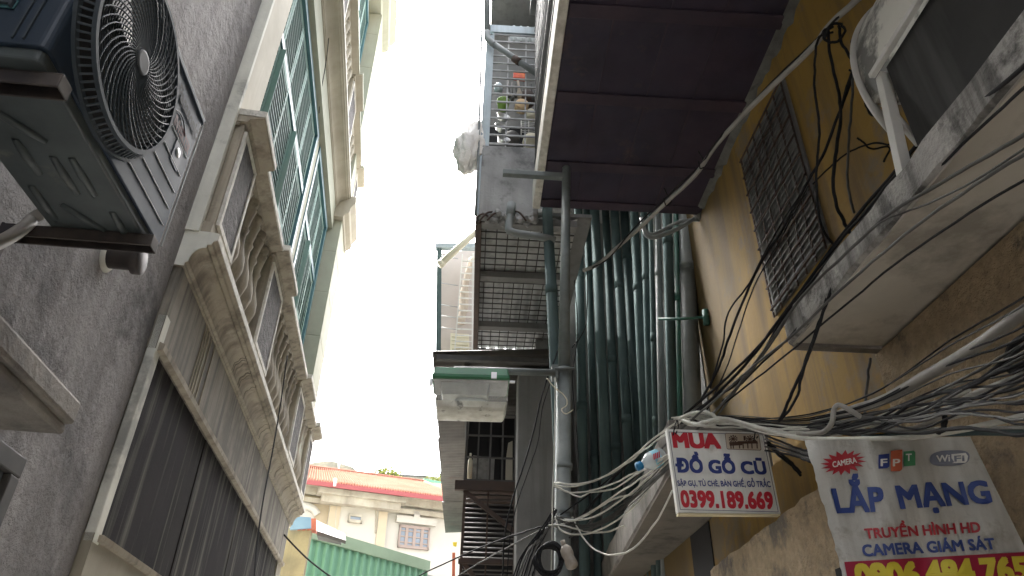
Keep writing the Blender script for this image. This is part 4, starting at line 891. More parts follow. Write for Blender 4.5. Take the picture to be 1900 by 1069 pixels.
mb = MB(); mb.add([pb(470, 385)] + [pb(*p) for p in star], [(0, 1 + i, 1 + (i + 1) % 32) for i in range(32)]); mb.build('starburst', M_bred, bn)
lettering('CAMERA', ((402, 380), (546, 352), (554, 386), (408, 416)), pb2, .02).build('starburst_lettering', M_signw, bn)
for nm, c, pts in (('F', M_sblue, [(683, 338), (748, 330), (748, 408), (735, 418), (683, 422)]), ('P', M_bor, [(757, 314), (826, 306), (826, 425), (812, 437), (757, 437)]), ('T', M_bgr, [(835, 318), (895, 312), (905, 322), (905, 402), (835, 408)])):
    shape(pts, pb).build('emblem_tile', c, bn)
    x0, x1 = pts[0][0] + 12, pts[1][0] - 12; ym = sum(p[1] for p in pts) / len(pts)
    lettering(nm, ((x0, ym - 20), (x1, ym - 22), (x1, ym + 22), (x0, ym + 24)), pb2, .02).build('emblem_lettering', M_signw, bn)
sg_ = lambda v, e: math.copysign(abs(v) ** e, v)
blob = [(1112 + 120 * sg_(math.cos(TAU * i / 40), .7), 358 - 8 * math.cos(TAU * i / 40) + 47 * sg_(math.sin(TAU * i / 40), .75)) for i in range(40)]
shape(blob, pb).build('wireless_emblem', M_bgrey, bn)
lettering('Wi', ((1030, 342), (1112, 336), (1114, 378), (1034, 382)), lambda x, y: z2(x, y, .018), .02).build('wireless_lettering', M_signw, bn)
shape([(1122, 334), (1208, 326), (1222, 345), (1218, 374), (1206, 386), (1124, 388)], lambda x, y: z2(x, y, .016)).build('wireless_badge', M_signw, bn)
lettering('Fi', ((1138, 344), (1200, 340), (1202, 376), (1140, 380)), lambda x, y: z2(x, y, .020), .02).build('wireless_lettering', M_bgrey, bn)
lettering('LẮP', ((372, 458), (700, 446), (722, 680), (432, 692)), pb, .036).build('main_lettering', M_bblue, bn)
lettering('MẠNG', ((776, 516), (1332, 482), (1384, 668), (826, 704)), pb, .036).build('main_lettering', M_bblue, bn)
lettering('TRUYỀN HÌNH HD', ((586, 748), (1282, 706), (1302, 806), (606, 846)), pb, .03).build('service_lettering', M_bred, bn)
lettering('CAMERA GIÁM SÁT', ((572, 862), (1370, 822), (1394, 908), (592, 953)), pb, .03).build('service_lettering', M_bblue, bn)
mb = MB(); nn = 40; top = [(476 + (1562 - 476) * i / nn, 984 - 60 * i / nn) for i in range(nn + 1)]; bot = [(538 + (1760 - 538) * i / nn, 1296) for i in range(nn + 1)]
vs = [pb(*p) for p in top]
for j in range(1, 11): vs += [pb(a[0] + (b[0] - a[0]) * j / 10, a[1] + (b[1] - a[1]) * j / 10) for a, b in zip(top, bot)]
mb.add(vs, [(j * (nn + 1) + i, j * (nn + 1) + i + 1, (j + 1) * (nn + 1) + i + 1, (j + 1) * (nn + 1) + i) for j in range(10) for i in range(nn)], True); mb.build('phone_band', M_bmag, bn)
lettering('0906.484.765', ((522, 994), (1566, 946), (1606, 1105), (562, 1165)), pb2, .05).build('phone_lettering', M_byel, bn)

# ================================================================== CABLES
def cable(name, label, pts, r, m_, group=None, k=6, n=6):
    P = smooth([R.onU(*p) for p in pts], k); mb = MB(); sd_ = len(pts) * 3.7 + pts[0][0] * .13
    for i in range(1, len(P) - 1):                            # nothing hangs perfectly smooth
        q = Vector((i * .45 + sd_, sd_, i * .2)); P[i] = P[i] + (mnoise.noise_vector(q) * min(.006, r * .8) + mnoise.noise_vector(q * 2.6) * min(.0015, r * .3)) * (1 if r < .0092 else .25)
    mb.tube(P, r, n)
    return tag(mb.build(name, m_, loc=P[0]), label, name.split('_')[-1], group)
# thick conduit slanting down in front of the soffit, with a lashed black cable
cable('steel_conduit', 'long thick pale conduit slanting down in front of the maroon overhang', [(1640, -45, 1.95), (1590, 0, 2.1), (1540, 46, 2.3), (1500, 96, 2.5), (1400, 192, 3.0), (1330, 268, 3.5), (1290, 325, 3.8), (1240, 372, 4.2), (1190, 420, 4.6), (1150, 455, 4.8), (1110, 490, 5.0), (1082, 502, 5.1)], .017, M_cond, n=10)
cable('black_cable', 'thin black cable lashed along the long pale conduit before the overhang', [(1600, -14, 2.05), (1500, 88, 2.48), (1420, 165, 2.95), (1330, 262, 3.45), (1300, 305, 3.7), (1230, 372, 4.15), (1185, 415, 4.5), (1130, 478, 4.8), (1100, 497, 5.0)], .007, M_cb)
for px, py, u, lab in ((1302, 303, 3.7, 'black wire tie at the middle of the long pale conduit'), (1238, 372, 4.18, 'black wire tie near the low end of the long pale conduit')):
    cable('wire_tie', lab, [(px - 6, py - 22, u), (px + 2, py - 8, u - .02), (px + 8, py + 2, u), (px - 2, py + 10, u), (px - 6, py - 4, u)], .005, M_cb, 'wire ties on the conduit')
# loops on the upper conduit
loops = [
 ('long black cable hanging in an S from the conduit to the canopy tip', [(1536, 52, 2.25), (1541, 105, 2.25), (1552, 155, 2.3), (1560, 210, 2.3), (1553, 270, 2.3), (1546, 330, 2.35), (1550, 375, 2.4), (1565, 410, 2.45), (1577, 432, 2.5)], .0085, M_cb),
 ('black cable hanging left of the S shaped one down to the canopy tip', [(1545, 60, 2.25), (1520, 70, 2.25), (1512, 110, 2.25), (1513, 180, 2.28), (1520, 240, 2.3), (1516, 300, 2.35), (1515, 360, 2.4), (1525, 420, 2.5), (1548, 455, 2.6), (1555, 462, 2.6)], .0065, M_cb),
 ('black cable curling from the conduit round to the foot of the awning frame', [(1556, 48, 2.2), (1562, 80, 2.2), (1585, 118, 2.2), (1600, 170, 2.2), (1612, 205, 2.2), (1632, 218, 2.2), (1648, 205, 2.2), (1655, 150, 2.2)], .0075, M_cb),
 ('black loop of cable knotted round the conduit', [(1530, 70, 2.2), (1540, 48, 2.2), (1558, 44, 2.2), (1568, 58, 2.2), (1555, 76, 2.2), (1535, 78, 2.2), (1528, 60, 2.2), (1545, 50, 2.2)], .007, M_cb),
 ('grey brown cable dropping straight beside the curved awning to the canopy', [(1590, 128, 2.2), (1583, 150, 2.2), (1580, 200, 2.25), (1575, 250, 2.3), (1572, 320, 2.4), (1578, 370, 2.4), (1585, 395, 2.45)], .006, M_cg),
 ('thin black wire twirled beside the curved awning', [(1600, 80, 2.1), (1586, 72, 2.1), (1590, 66, 2.1), (1580, 78, 2.1), (1595, 95, 2.1), (1575, 105, 2.1), (1600, 118, 2.1), (1590, 135, 2.1), (1575, 130, 2.1)], .005, M_cb),
 ('thin dark wire curving across the ochre wall below the awning frame', [(1508, 342, 2.7), (1540, 310, 2.6), (1580, 280, 2.5), (1620, 266, 2.4), (1652, 268, 2.35)], .005, M_cb),
 ('short dark wire sticking out beside the awning frame foot', [(1590, 256, 2.4), (1602, 264, 2.4), (1616, 276, 2.4), (1650, 273, 2.4), (1640, 300, 2.4)], .005, M_cb),
 ('white wire looped round the leg of the awning frame', [(1650, 160, 2.2), (1655, 148, 2.2), (1658, 165, 2.2), (1652, 192, 2.2), (1630, 197, 2.2), (1618, 185, 2.2), (1620, 170, 2.2)], .006, M_cw)]
for lab, pts, r, m_ in loops: cable('black_cable' if m_ is M_cb else 'grey_cable' if m_ is M_cg else 'white_cable', lab, pts, r, m_)
# cables from the top right, running along the canopy edge and down to the sign
runs = [
 ('black cable hugging the upper edge of the canopy face', [(1960, -40, 1.05), (1880, 55, 1.25), (1760, 200, 1.6), (1650, 330, 2.0), (1560, 440, 2.45), (1460, 580, 2.75), (1390, 690, 3.1), (1310, 750, 3.4), (1180, 845, 3.9), (1075, 962, 4.3)], .0085, M_cb),
 ('second black cable just below the upper canopy edge', [(1960, -10, 1.05), (1870, 75, 1.25), (1760, 215, 1.6), (1640, 352, 2.0), (1555, 452, 2.45), (1440, 600, 2.8), (1380, 680, 3.1), (1290, 770, 3.4)], .008, M_cb),
 ('black cable crossing the middle of the canopy face', [(1960, 70, 1.05), (1850, 165, 1.3), (1750, 250, 1.6), (1640, 362, 2.0), (1520, 505, 2.5), (1440, 605, 2.85), (1350, 700, 3.15), (1270, 768, 3.4)], .007, M_cb),
 ('grey cable slanting over the canopy underside near the top', [(1960, 205, 1.2), (1880, 262, 1.35), (1760, 330, 1.6), (1640, 405, 1.9), (1560, 480, 2.2), (1480, 560, 2.5), (1370, 715, 3.0), (1290, 800, 3.4)], .0065, M_cg),
 ('black cable dropping from the canopy fascia to the bundle left of the curved awning', [(1670, 20, 2.05), (1590, 120, 2.15), (1560, 200, 2.3), (1530, 280, 2.5), (1500, 335, 2.7), (1455, 420, 3.0), (1400, 510, 3.3), (1355, 620, 3.5), (1330, 690, 3.6), (1300, 745, 3.5)], .0075, M_cb),
 ('thinner black cable bowing left over the barred window', [(1600, 95, 2.15), (1565, 190, 2.3), (1535, 270, 2.5), (1495, 345, 2.7), (1440, 430, 3.0), (1390, 525, 3.3), (1352, 580, 3.4), (1340, 640, 3.5), (1318, 720, 3.5)], .0055, M_cb),
 ('pale grey cable crossing the canopy underside at a slant', [(1960, 250, 1.2), (1830, 330, 1.4), (1700, 420, 1.7), (1580, 520, 2.1), (1460, 630, 2.5), (1340, 730, 3.0), (1230, 830, 3.6), (1130, 940, 4.1), (1045, 1005, 4.4)], .006, M_cg),
 ('white cable dipping across the canopy underside', [(1960, 235, 1.2), (1850, 310, 1.4), (1760, 360, 1.6), (1690, 390, 1.8), (1640, 410, 1.9), (1590, 450, 2.1)], .0038, M_cg),
 ('black cable hanging loose in front of the canopy end', [(1562, 470, 2.35), (1540, 545, 2.4), (1515, 610, 2.5), (1495, 670, 2.55), (1470, 730, 2.6), (1445, 782, 2.7)], .0075, M_cb),
 ('second black cable hanging loose in front of the canopy end', [(1550, 480, 2.4), (1530, 570, 2.45), (1508, 640, 2.5), (1490, 690, 2.55), (1478, 740, 2.6), (1448, 780, 2.7)], .006, M_cb),
 ('thin tan cable hanging behind the bent conduit', [(1615, 665, 2.75), (1610, 700, 2.75), (1605, 760, 2.75), (1600, 800, 2.75)], .006, M_cg)]
runs += [
 ('thin black cable running close along the lower edge of the canopy face', [(1960, 110, 1.05), (1860, 200, 1.3), (1750, 305, 1.6), (1640, 430, 2.0), (1540, 540, 2.45), (1450, 640, 2.85), (1340, 745, 3.25)], .005, M_cb),
 ('thin black cable crossing straight over the canopy underside to the sign', [(1960, 300, 1.3), (1800, 395, 1.6), (1660, 490, 2.0), (1540, 590, 2.4), (1420, 690, 2.9), (1310, 775, 3.3)], .0045, M_cb),
 ('slim grey cable fanning from the canopy tip down to the sign top', [(1560, 455, 2.45), (1500, 530, 2.6), (1430, 640, 2.9), (1370, 720, 3.1), (1320, 785, 3.25)], .0045, M_cg),
 ('slim black cable fanning from the canopy tip to the lamp post', [(1555, 460, 2.5), (1480, 560, 2.8), (1400, 650, 3.1), (1300, 745, 3.4), (1200, 830, 3.8), (1110, 905, 4.1), (1040, 955, 4.35)], .0045, M_cb),
 ('fine black wire dropping from the barred window to the sign', [(1500, 345, 2.75), (1450, 440, 3.0), (1405, 520, 3.3), (1375, 600, 3.4), (1345, 690, 3.5), (1312, 760, 3.4)], .004, M_cb)]
for lab, pts, r, m_ in runs: cable('black_cable' if m_ is M_cb else 'grey_cable' if m_ is M_cg else 'white_cable', lab, pts, r, m_)
# thick conduits at right
cable('grey_conduit', 'thick grey conduit sweeping down from the right edge to the sign bundle', [(1980, 522, 1.45), (1900, 578, 1.6), (1800, 650, 1.85), (1700, 708, 2.15), (1640, 742, 2.4), (1570, 765, 2.65), (1510, 785, 2.9)], .019, M_cond, n=12)
cable('bent_conduit', 'grey conduit with a sharp hooked bend above the banner', [(1980, 655, 1.5), (1900, 695, 1.65), (1800, 735, 1.9), (1745, 772, 2.05), (1700, 795, 2.2), (1655, 797, 2.35), (1610, 780, 2.4), (1575, 760, 2.42), (1556, 752, 2.44), (1547, 762, 2.46), (1543, 785, 2.48), (1525, 802, 2.6), (1480, 805, 2.8)], .010, M_cond, n=10)
cable('dark_conduit', 'dark cable curling out of the right edge above the bundle', [(1960, 600, 1.5), (1900, 625, 1.6), (1875, 645, 1.65), (1868, 675, 1.7), (1880, 690, 1.7), (1900, 680, 1.65)], .010, M_cb)
rr = random.Random(21)
bl = 'one of the dark cables packed in the sagging bundle between sign and right edge'
o1, o2, o3 = ([rr.uniform(0, 12) for i in range(15)] for q in range(3))
for i in range(15):
    y1 = 640 + i * 12 + rr.uniform(-8, 8); e = rr.uniform(-6, 6)
    cable('bundle_cable', bl, [(1980, y1 - 55, 1.45), (1900, y1 - 8 + rr.uniform(-5, 5), 1.6), (1800, 690 + (i * .7 + o1[i] * .3) * 8 + e, 1.8), (1700, 735 + (i * .5 + o2[i] * .5) * 5.5 + e, 2.1), (1600, 768 + o3[i] * 3.4, 2.4), (1500, 786 + o2[i] * 2.2, 2.75), (1430, 786 + o1[i] * 2.2, 3.0), (1330, 778 + rr.uniform(-8, 14), 3.25)], rr.choice([.0035, .0045, .006]), M_cg if i % 3 == 0 else M_cb, 'cables in the sagging bundle')
bl = 'one of the white cables running over the top edge of the furniture sign'
for i in range(8):
    e = rr.uniform(-12, 12)
    cable('white_cable', bl, [(1258 + rr.uniform(-14, 6), 778 + rr.uniform(-4, 10), 3.4), (1285, 772 + e + i, 3.3), (1315, 782 + e, 3.2), (1360, 785 + e * .8 + i * .6, 3.1), (1420, 787 + i * 3 + e * .5, 3.0), (1480, 792 + (i * 5) % 8 * 3, 2.8), (1560, 786 + i * 3, 2.6), (1680, 775 + e * 2, 2.3), (1800, 740 + e * 3, 1.95)], rr.choice([.0032, .004, .005]), M_cw, 'white cables over the furniture sign')
cable('white_cable', 'thick white cable hanging in a long smooth curve along the banner top', [(1260, 776, 3.35), (1282, 788, 3.25), (1310, 783, 3.15), (1345, 777, 3.1), (1400, 792, 2.95), (1480, 812, 2.7), (1560, 815, 2.45), (1680, 812, 2.2), (1780, 798, 2.0), (1900, 772, 1.8), (1980, 752, 1.7)], .0095, M_cw, n=8)
cable('white_cable', 'thick white cable looping in an oval above the sign corner', [(1250, 790, 3.35), (1275, 770, 3.3), (1310, 766, 3.2), (1330, 778, 3.15), (1318, 790, 3.15), (1290, 788, 3.2), (1268, 780, 3.3)], .009, M_cw, n=8)
cable('blue_grey_cable', 'blue grey cable running level to the right edge above the banner', [(1980, 806, 1.7), (1900, 803, 1.8), (1800, 803, 2.0), (1700, 806, 2.2), (1600, 812, 2.4)], .0095, M_pipe)
cable('tan_cable', 'tan cable running level just above the blue grey one', [(1980, 785, 1.75), (1900, 793, 1.85), (1800, 795, 2.05), (1700, 798, 2.25)], .008, M_cond)
for i, lab in enumerate(('upper of two cut cable tails poking out right of the sign', 'lower of two cut cable tails poking out right of the sign')):
    cable('black_cable', lab, [(1425, 820 + i * 6, 3.1), (1450, 842 + i * 6, 3.05), (1470, 860 + i * 5, 3.0), (1486, 878 + i * 5, 2.98)], .006, M_cb, 'cut cable tails')
for i in range(5):
    cable('grey_cable', 'one of the grey cables bridging the gap between sign and banner', [(1420, 808 + i * 7, 3.1), (1455, 822 + i * 5, 2.9), (1480, 832 + i * 4, 2.75), (1506, 838 + i * 5, 2.6)], .005, M_cg if i % 2 else M_cb, 'cables between sign and banner')
cable('cable_tie', 'black tie binding the bundle above the banner', [(1738, 760, 2.03), (1752, 768, 2.0), (1752, 795, 2.0), (1740, 802, 2.03)], .009, M_cb)
for i in range(8):
    e = rr.uniform(-10, 10); yr = 560 + i * 26 + e
    cable('black_cable', 'one of the thin dark strands fanning from the sign to the right edge', [(1980, yr - 60, 1.35), (1880, yr, 1.6), (1760, yr * .62 + 285, 1.95), (1620, yr * .3 + 560 + e * .5, 2.4), (1480, 772 + i * 3, 2.85), (1340, 776 + e * .6, 3.2), (1262, 780 + i, 3.4)], rr.choice([.003, .004]), M_cg if i % 3 == 1 else M_cb, 'thin strands fanning to the right edge')
for i, (x, y) in enumerate(((1252, 800), (1402, 808))):
    cable('wire_tie', ('wire tie holding the left top corner of the furniture sign', 'wire tie holding the right top corner of the furniture sign')[i], [(x - 3, y + 8, 3.19), (x, y - 6, 3.17), (x + 4, y - 20, 3.2), (x + 7, y - 8, 3.22), (x + 2, y + 5, 3.19)], .003, M_cb, 'wire ties on the sign')
# white cables from the lamp post to the sign
pw_ = [
 ('topmost white cable sagging from the lamp post to the sign', [(1026, 900, 4.35), (1060, 903, 4.3), (1110, 890, 4.1), (1165, 855, 3.7), (1212, 815, 3.4), (1262, 778, 3.2)]),
 ('second white cable sagging from the lamp post to the sign', [(1026, 896, 4.35), (1080, 897, 4.2), (1140, 875, 3.9), (1195, 835, 3.5), (1240, 802, 3.25)]),
 ('white cable sagging behind the blue bottle', [(1028, 900, 4.35), (1060, 914, 4.3), (1120, 904, 4.0), (1180, 876, 3.65), (1242, 842, 3.25)]),
 ('kinked white cable sagging under the blue bottle', [(1028, 902, 4.35), (1052, 912, 4.3), (1075, 922, 4.2), (1095, 914, 4.15), (1140, 906, 3.9), (1200, 868, 3.5), (1244, 846, 3.25)]),
 ('long white cable rising steeply from the lower pole tie', [(1028, 978, 4.35), (1080, 958, 4.2), (1140, 920, 3.85), (1200, 880, 3.5), (1246, 845, 3.25)]),
 ('white cable rising to the bottom corner of the sign', [(1040, 964, 4.35), (1095, 962, 4.1), (1150, 930, 3.85), (1200, 890, 3.55), (1247, 852, 3.25)]),
 ('wavy white cable in the middle of the lower tie', [(1036, 966, 4.35), (1070, 965, 4.2), (1105, 946, 4.1), (1140, 925, 3.9), (1170, 917, 3.8), (1210, 895, 3.5)]),
 ('white cable looping low from the lower tie', [(1030, 960, 4.35), (1042, 985, 4.3), (1080, 992, 4.2), (1130, 975, 3.95), (1175, 940, 3.75), (1205, 905, 3.6)]),
 ('white cable ending at the lower canopy edge', [(1018, 975, 4.36), (1045, 975, 4.3), (1080, 985, 4.2), (1120, 988, 4.1), (1158, 976, 4.0)]),
 ('white cable hanging in a deep loop below the sign', [(1062, 960, 4.3), (1075, 985, 4.2), (1095, 1013, 4.1), (1130, 1030, 3.9), (1175, 1018, 3.65), (1215, 972, 3.4), (1248, 910, 3.25)])]
for lab, pts in pw_: cable('white_cable', lab, pts, .0052, M_cw)
rr = random.Random(8)
for i in range(9):
    e = rr.uniform(-8, 8)
    cable('grey_cable', 'one of the thin grey cables strung between lamp post and sign', [(1025 + rr.uniform(0, 10), 962 + rr.uniform(-6, 12), 4.36), (1080, 968 + e + i * 3, 4.2), (1130, 955 + e + i * 2, 4.0), (1180, 918 + e + i, 3.7), (1240, 858 + e + i * 2, 3.28)], .0032, M_cg, 'thin grey cables at the lamp post')
# cables on and round the pole
pole_c = [
 ('thin pale cable running straight down the left of the lamp post', [(1030, 700, 4.33), (1029, 800, 4.33), (1026, 900, 4.33), (1024, 1000, 4.33), (1022, 1100, 4.33)], .004, M_cw),
 ('thin pale cable down the right side of the lamp post', [(1062, 655, 4.36), (1067, 720, 4.36), (1068, 820, 4.36), (1074, 900, 4.36), (1060, 1000, 4.36), (1062, 1100, 4.36)], .0035, M_cg),
 ('pale wire curling at the lamp arm clamp', [(1014, 702, 4.3), (1030, 720, 4.3), (1048, 735, 4.3), (1052, 750, 4.3), (1042, 760, 4.3), (1050, 768, 4.3), (1064, 760, 4.3)], .004, M_offw),
 ('black cable swooping left of the lamp post to the frame bottom', [(1040, 640, 4.9), (1020, 690, 4.9), (1004, 740, 4.9), (990, 800, 4.9), (970, 870, 4.9), (950, 930, 4.9), (936, 1000, 4.9), (932, 1090, 4.9)], .006, M_cb),
 ('thin black wire hanging beside the swooping black cable', [(1024, 700, 4.9), (1006, 760, 4.9), (998, 820, 4.9), (978, 880, 4.9), (958, 940, 4.9), (945, 1010, 4.9), (940, 1090, 4.9)], .0035, M_cb),
 ('black cable crossing from the pole down to the far left bottom', [(1025, 970, 4.4), (980, 985, 4.6), (920, 1005, 5.0), (860, 1030, 5.5), (780, 1068, 6.0), (740, 1100, 6.3)], .0055, M_cb),
 ('grey cable crossing from the pole down to the left bottom', [(1028, 975, 4.4), (990, 990, 4.6), (930, 1022, 5.0), (880, 1050, 5.4), (840, 1075, 5.6)], .0045, M_cg),
 ('thin dark wire hanging from the conduit end beside the pole', [(1090, 505, 5.0), (1090, 560, 5.0), (1085, 610, 4.9), (1062, 645, 4.6)], .0045, M_cb),
 ('dark wire running down among the pipes beside the pole', [(1066, 520, 4.9), (1072, 620, 4.9), (1062, 700, 4.8), (1070, 800, 4.8), (1074, 880, 4.8)], .004, M_cb)]
for lab, pts, r, m_ in pole_c: cable('black_cable' if m_ is M_cb else 'white_cable' if m_ is M_cw else 'grey_cable', lab, pts, r, m_)
for i in range(9):
    e = i * 4
    cable('black_cable', 'one of the black cables drooping left from the lower pole tie', [(1030 + rr.uniform(-4, 6), 950 + rr.uniform(-8, 14), 4.36), (1012 - e * .4, 990 + rr.uniform(-12, 12), 4.4), (1000 - e, 1030 + rr.uniform(-8, 8), 4.45), (985 - e * 1.3, 1100, 4.5)], rr.choice([.004, .0055]), M_cb if i % 3 else M_cg, 'black cables drooping from the pole')
mb = MB()
for i in range(7):
    cx_, cy_, rx, ry = 1020 + rr.uniform(-4, 4), 1038 + rr.uniform(-4, 4), 24 + rr.uniform(-3, 4), 28 + rr.uniform(-4, 4)
    mb.tube([R.onU(cx_ + rx * math.cos(TAU * k / 28), cy_ + ry * math.sin(TAU * k / 28), 4.28 - .004 * i) for k in range(29)], .006, 6)
tag(mb.build('cable_coil', M_cb, loc=R.onU(1020, 1038, 4.28)), 'coil of black cable hung low on the lamp post', 'coil')
# cables across the left house
def lcable(lab, pts, r, m_):
    P = smooth([L.onU(*p) for p in pts]); mb = MB(); mb.tube(P, r, 6); return tag(mb.build('black_cable' if m_ is M_cb else 'grey_cable', m_, loc=P[0]), lab, 'cable')
lcable('thin black cable hanging down across the colonial house cornice', [(533, 660, 6.2), (522, 740, 6.1), (507, 830, 5.9), (488, 930, 5.6), (476, 1020, 5.4), (470, 1110, 5.2)], .006, M_cb)
lcable('thin wire curving in front of the upper beige cornice', [(617, -30, 5.2), (608, 90, 5.6), (596, 170, 6.0), (592, 210, 6.3)], .005, M_cb)
lcable('thin dark wire drooping in front of the green shed', [(520, 985, 9.0), (548, 1015, 9.0), (580, 1045, 9.0), (630, 1080, 9.0), (700, 1110, 9.0)], .010, M_cb)

# ================================================================== bottles caught on the cables
bt_ = T('water_bottle', 'clear water bottle with blue cap wedged among the white cables left of the sign', 'bottle', R.onU(1205, 860, 3.42))
a = R.onU(1181, 867, 3.42); b = R.onU(1226, 848, 3.42); ax = (b - a).normalized(); ln = (b - a).length
m = MB(); m.lathe(a, ax, [(ln * .22, .016), (ln * .3, .022), (ln * .5, .044), (ln * .62, .046), (ln * 1.05, .046), (ln * 1.12, .040)], 18); m.build('bottle_body', M_bot, bt_)
m = MB(); m.lathe(a, ax, [(0, .020), (.005, .022), (ln * .20, .022), (ln * .23, .018)], 16); m.build('cap', M_bcap, bt_)
m = MB(); m.lathe(a, ax, [(ln * .64, .0468), (ln * .92, .0468)], 18); m.f = m.f[:-2]; m.smooth = m.smooth[:-2]; m.build('label_wrap', M_blab, bt_)
m = MB(); c = R.onU(1217, 850, 3.36)
for k in range(4): m.obox(c + ax * (-.012 + .010 * k) + Vector((0, 0, -.004)), ax * .006, Vector((0, 0, .03)), R.u * .004)
m.build('label_marks', M_sred, bt_)
b2 = T('dirty_bottle', 'dirty greyish plastic bottle hanging upside down beside the lamp post', 'bottle', R.onU(1055, 1035, 4.2))
a = R.onU(1047, 1012, 4.2); b = R.onU(1064, 1056, 4.2); ax = (b - a).normalized(); ln = (b - a).length
m = MB(); m.lathe(a, ax, [(0, .015), (.02, .034), (.05, .036), (.075, .031), (.10, .036), (ln * .85, .037), (ln * .95, .030), (ln, .02)], 16); m.build('bottle_body', M_botd, b2)
m = MB(); m.tube([a - ax * .03, a + ax * .01], .014, 12); m.build('neck', M_botd, b2)

# ================================================================== FAR END OF THE ALLEY
D = 24.0
B = lambda px, py, u=D: FB.onU(px, py, u)
def fuz(px, py, u=D): return FB.uwz(B(px, py, u))
fbh = T('far_cream_house', 'cream villa with red roof and wooden window closing the far end of the alley', 'house', Vector((B(690, 1000).x, B(690, 1000).y, 0)))
_, wa, _ = fuz(430, 1000); _, wb, _ = fuz(930, 1000); _, _, zt = fuz(690, 917)
MB().box(FB, D, D + 9, wa, wb, 0, zt).build('wall', M_fwhite, fbh)
_, wm0, _ = fuz(608, 960); _, wm1, _ = fuz(716, 960)
m = MB(); m.box(FB, D - .03, D, wa, wm0, 0, zt); m.build('side_wall', M_fyel, fbh)
m = MB(); m.box(FB, D - .22, D - .005, wm0, wm1, 0, zt - .35); m.build('centre_bay', M_fcream, fbh)
m = MB(); m.box(FB, D - .26, D - .22, wm0 + .0, wm0 + .35, 0, zt - .6); m.box(FB, D - .26, D - .22, wm1 - .3, wm1 - .0, 0, zt - .6); m.build('bay_pilaster', M_fyel, fbh)
m = MB()
z1_, z2_ = zt - .75, zt + .05
m.box(FB, D - .30, D - .001, wa, wb, z2_ - .35, z2_ - .12); m.box(FB, D - .42, D - .001, wa, wb, z2_ - .12, z2_); m.box(FB, D - .20, D - .0015, wa, wb, z2_ - .6, z2_ - .45)
m.box(FB, D - .55, D - .2, wm0 - .35, wm1 + .35, z2_ - .62, z2_ - .38); m.box(FB, D - .68, D - .2, wm0 - .5, wm1 + .5, z2_ - .38, z2_ - .2); m.build('cornice', M_ftrim, fbh)
m = MB()
for i in range(6): m.lathe(B(633 + i * 15, 925 + i * 1.6, D - .30), -FB.u, [(0, .09), (.05, .09), (.07, .05)], 12)
m.build('boss', M_ftrim, fbh)
m = MB()
_, ws, _ = fuz(640, 960); arch = []
P_in = [(622, 985), (624, 945), (634, 938), (690, 944), (698, 953), (697, 990)]
m.tube(smooth([B(x, y, D - .235) for x, y in P_in], 5), .03, 6); m.build('panel_moulding', M_ftrim, fbh)
def far_win(px0, py0, px1, py1, nx, ny, name, u):
    a, b = fuz(px0, py0, u), fuz(px1, py1, u); w0, w1, zb, zc = a[1], b[1], b[2], a[2]
    f_ = MB(); t = .05
    for q in ((w0, w0 + .06, zb, zc), (w1 - .06, w1, zb, zc), (w0, w1, zb, zb + .09), (w0, w1, zc - .09, zc)): f_.box(FB, u - .10, u - .0, *q)
    for i in range(1, nx): w = w0 + (w1 - w0) * i / nx; f_.box(FB, u - .09, u - .01, w - t, w + t, zb, zc)
    for j in range(1, ny): z = zb + (zc - zb) * j / ny; f_.box(FB, u - .08, u - .02, w0, w1, z - .02, z + .02)
    o_ = f_.build(name, M_winwood if nx > 1 else M_ftrim, fbh)
    p_ = MB(); p_.box(FB, u - .05, u - .03, w0 + .05, w1 - .05, zb + .05, zc - .05); p_.build('pane', M_pane, o_)
    return w0, w1, zb, zc
w0, w1, zb, zc = far_win(741, 974, 794, 1022, 4, 4, 'window', D)
m = MB(); m.box(FB, D - .18, D - .001, w0 - .15, w1 + .18, zc + .06, zc + .28); m.box(FB, D - .2, D - .0012, (w0 + w1) / 2 - .1, (w0 + w1) / 2 + .1, zc + .28, zc + .48); m.build('window_hood', M_fwhite, fbh)
w0, w1, zb, zc = far_win(647, 953, 671, 972, 1, 1, 'small_window', D - .22)
m = MB(); m.tube(smooth([B(540, 945, D - .08), B(560, 937, D - .08), B(580, 944, D - .08), B(589, 955, D - .08)]), .12, 8); m.build('arched_hood', M_fwhite, fbh)
m = MB(); m.slab([B(545, 952, D - .05), B(565, 943, D - .05), B(583, 956, D - .05), B(580, 985, D - .05), B(540, 985, D - .05)], FB.u * .04); m.build('arched_window', M_fwhite, fbh)
# roof: sheet from eave to ridge, corrugations down the slope
e0, e1 = B(420, 872, D - .9), B(860, 923, D - .9); r0 = B(470, 853, D + 4.2); r1 = B(787, 893, D + 4.2)
e0.z = e1.z = B(690, 904, D - .9).z; r0.z = r1.z = B(690, 882, D + 4.2).z
m = MB(); n = 90; vs = []
for i in range(n * 6 + 1):
    t = i / (n * 6); h = .05 * math.sin(TAU * t * n); e = e0.lerp(e1, t); r_ = r0.lerp(r1, t)
    vs += [e + Vector((0, 0, h)), r_ + Vector((0, 0, h)), e + Vector((0, 0, h - .05)), r_ + Vector((0, 0, h - .05))]
fs = []
for i in range(n * 6): q = i * 4; fs += [(q, q + 4, q + 5, q + 1), (q + 2, q + 3, q + 7, q + 6), (q, q + 2, q + 6, q + 4)]
m.add(vs, fs); m.build('roof', M_tile, fbh)
m = MB(); m.slab([e1, r1, B(900, 905, D + 7), B(960, 935, D + 3)], Vector((0, 0, -.06))); m.build('hip_roof', M_tile, fbh)
m = MB(); m.obox(e0 - Vector((0, 0, .17)) - FB.u * .03, e1 - e0, FB.u * .05, Vector((0, 0, .14))); m.build('eave_fascia', M_fascia, fbh)
m = MB(); m.tube([r0, r1], .10, 8); m.tube([r1, e1], .08, 8); m.build('ridge_cap', M_tile, fbh)
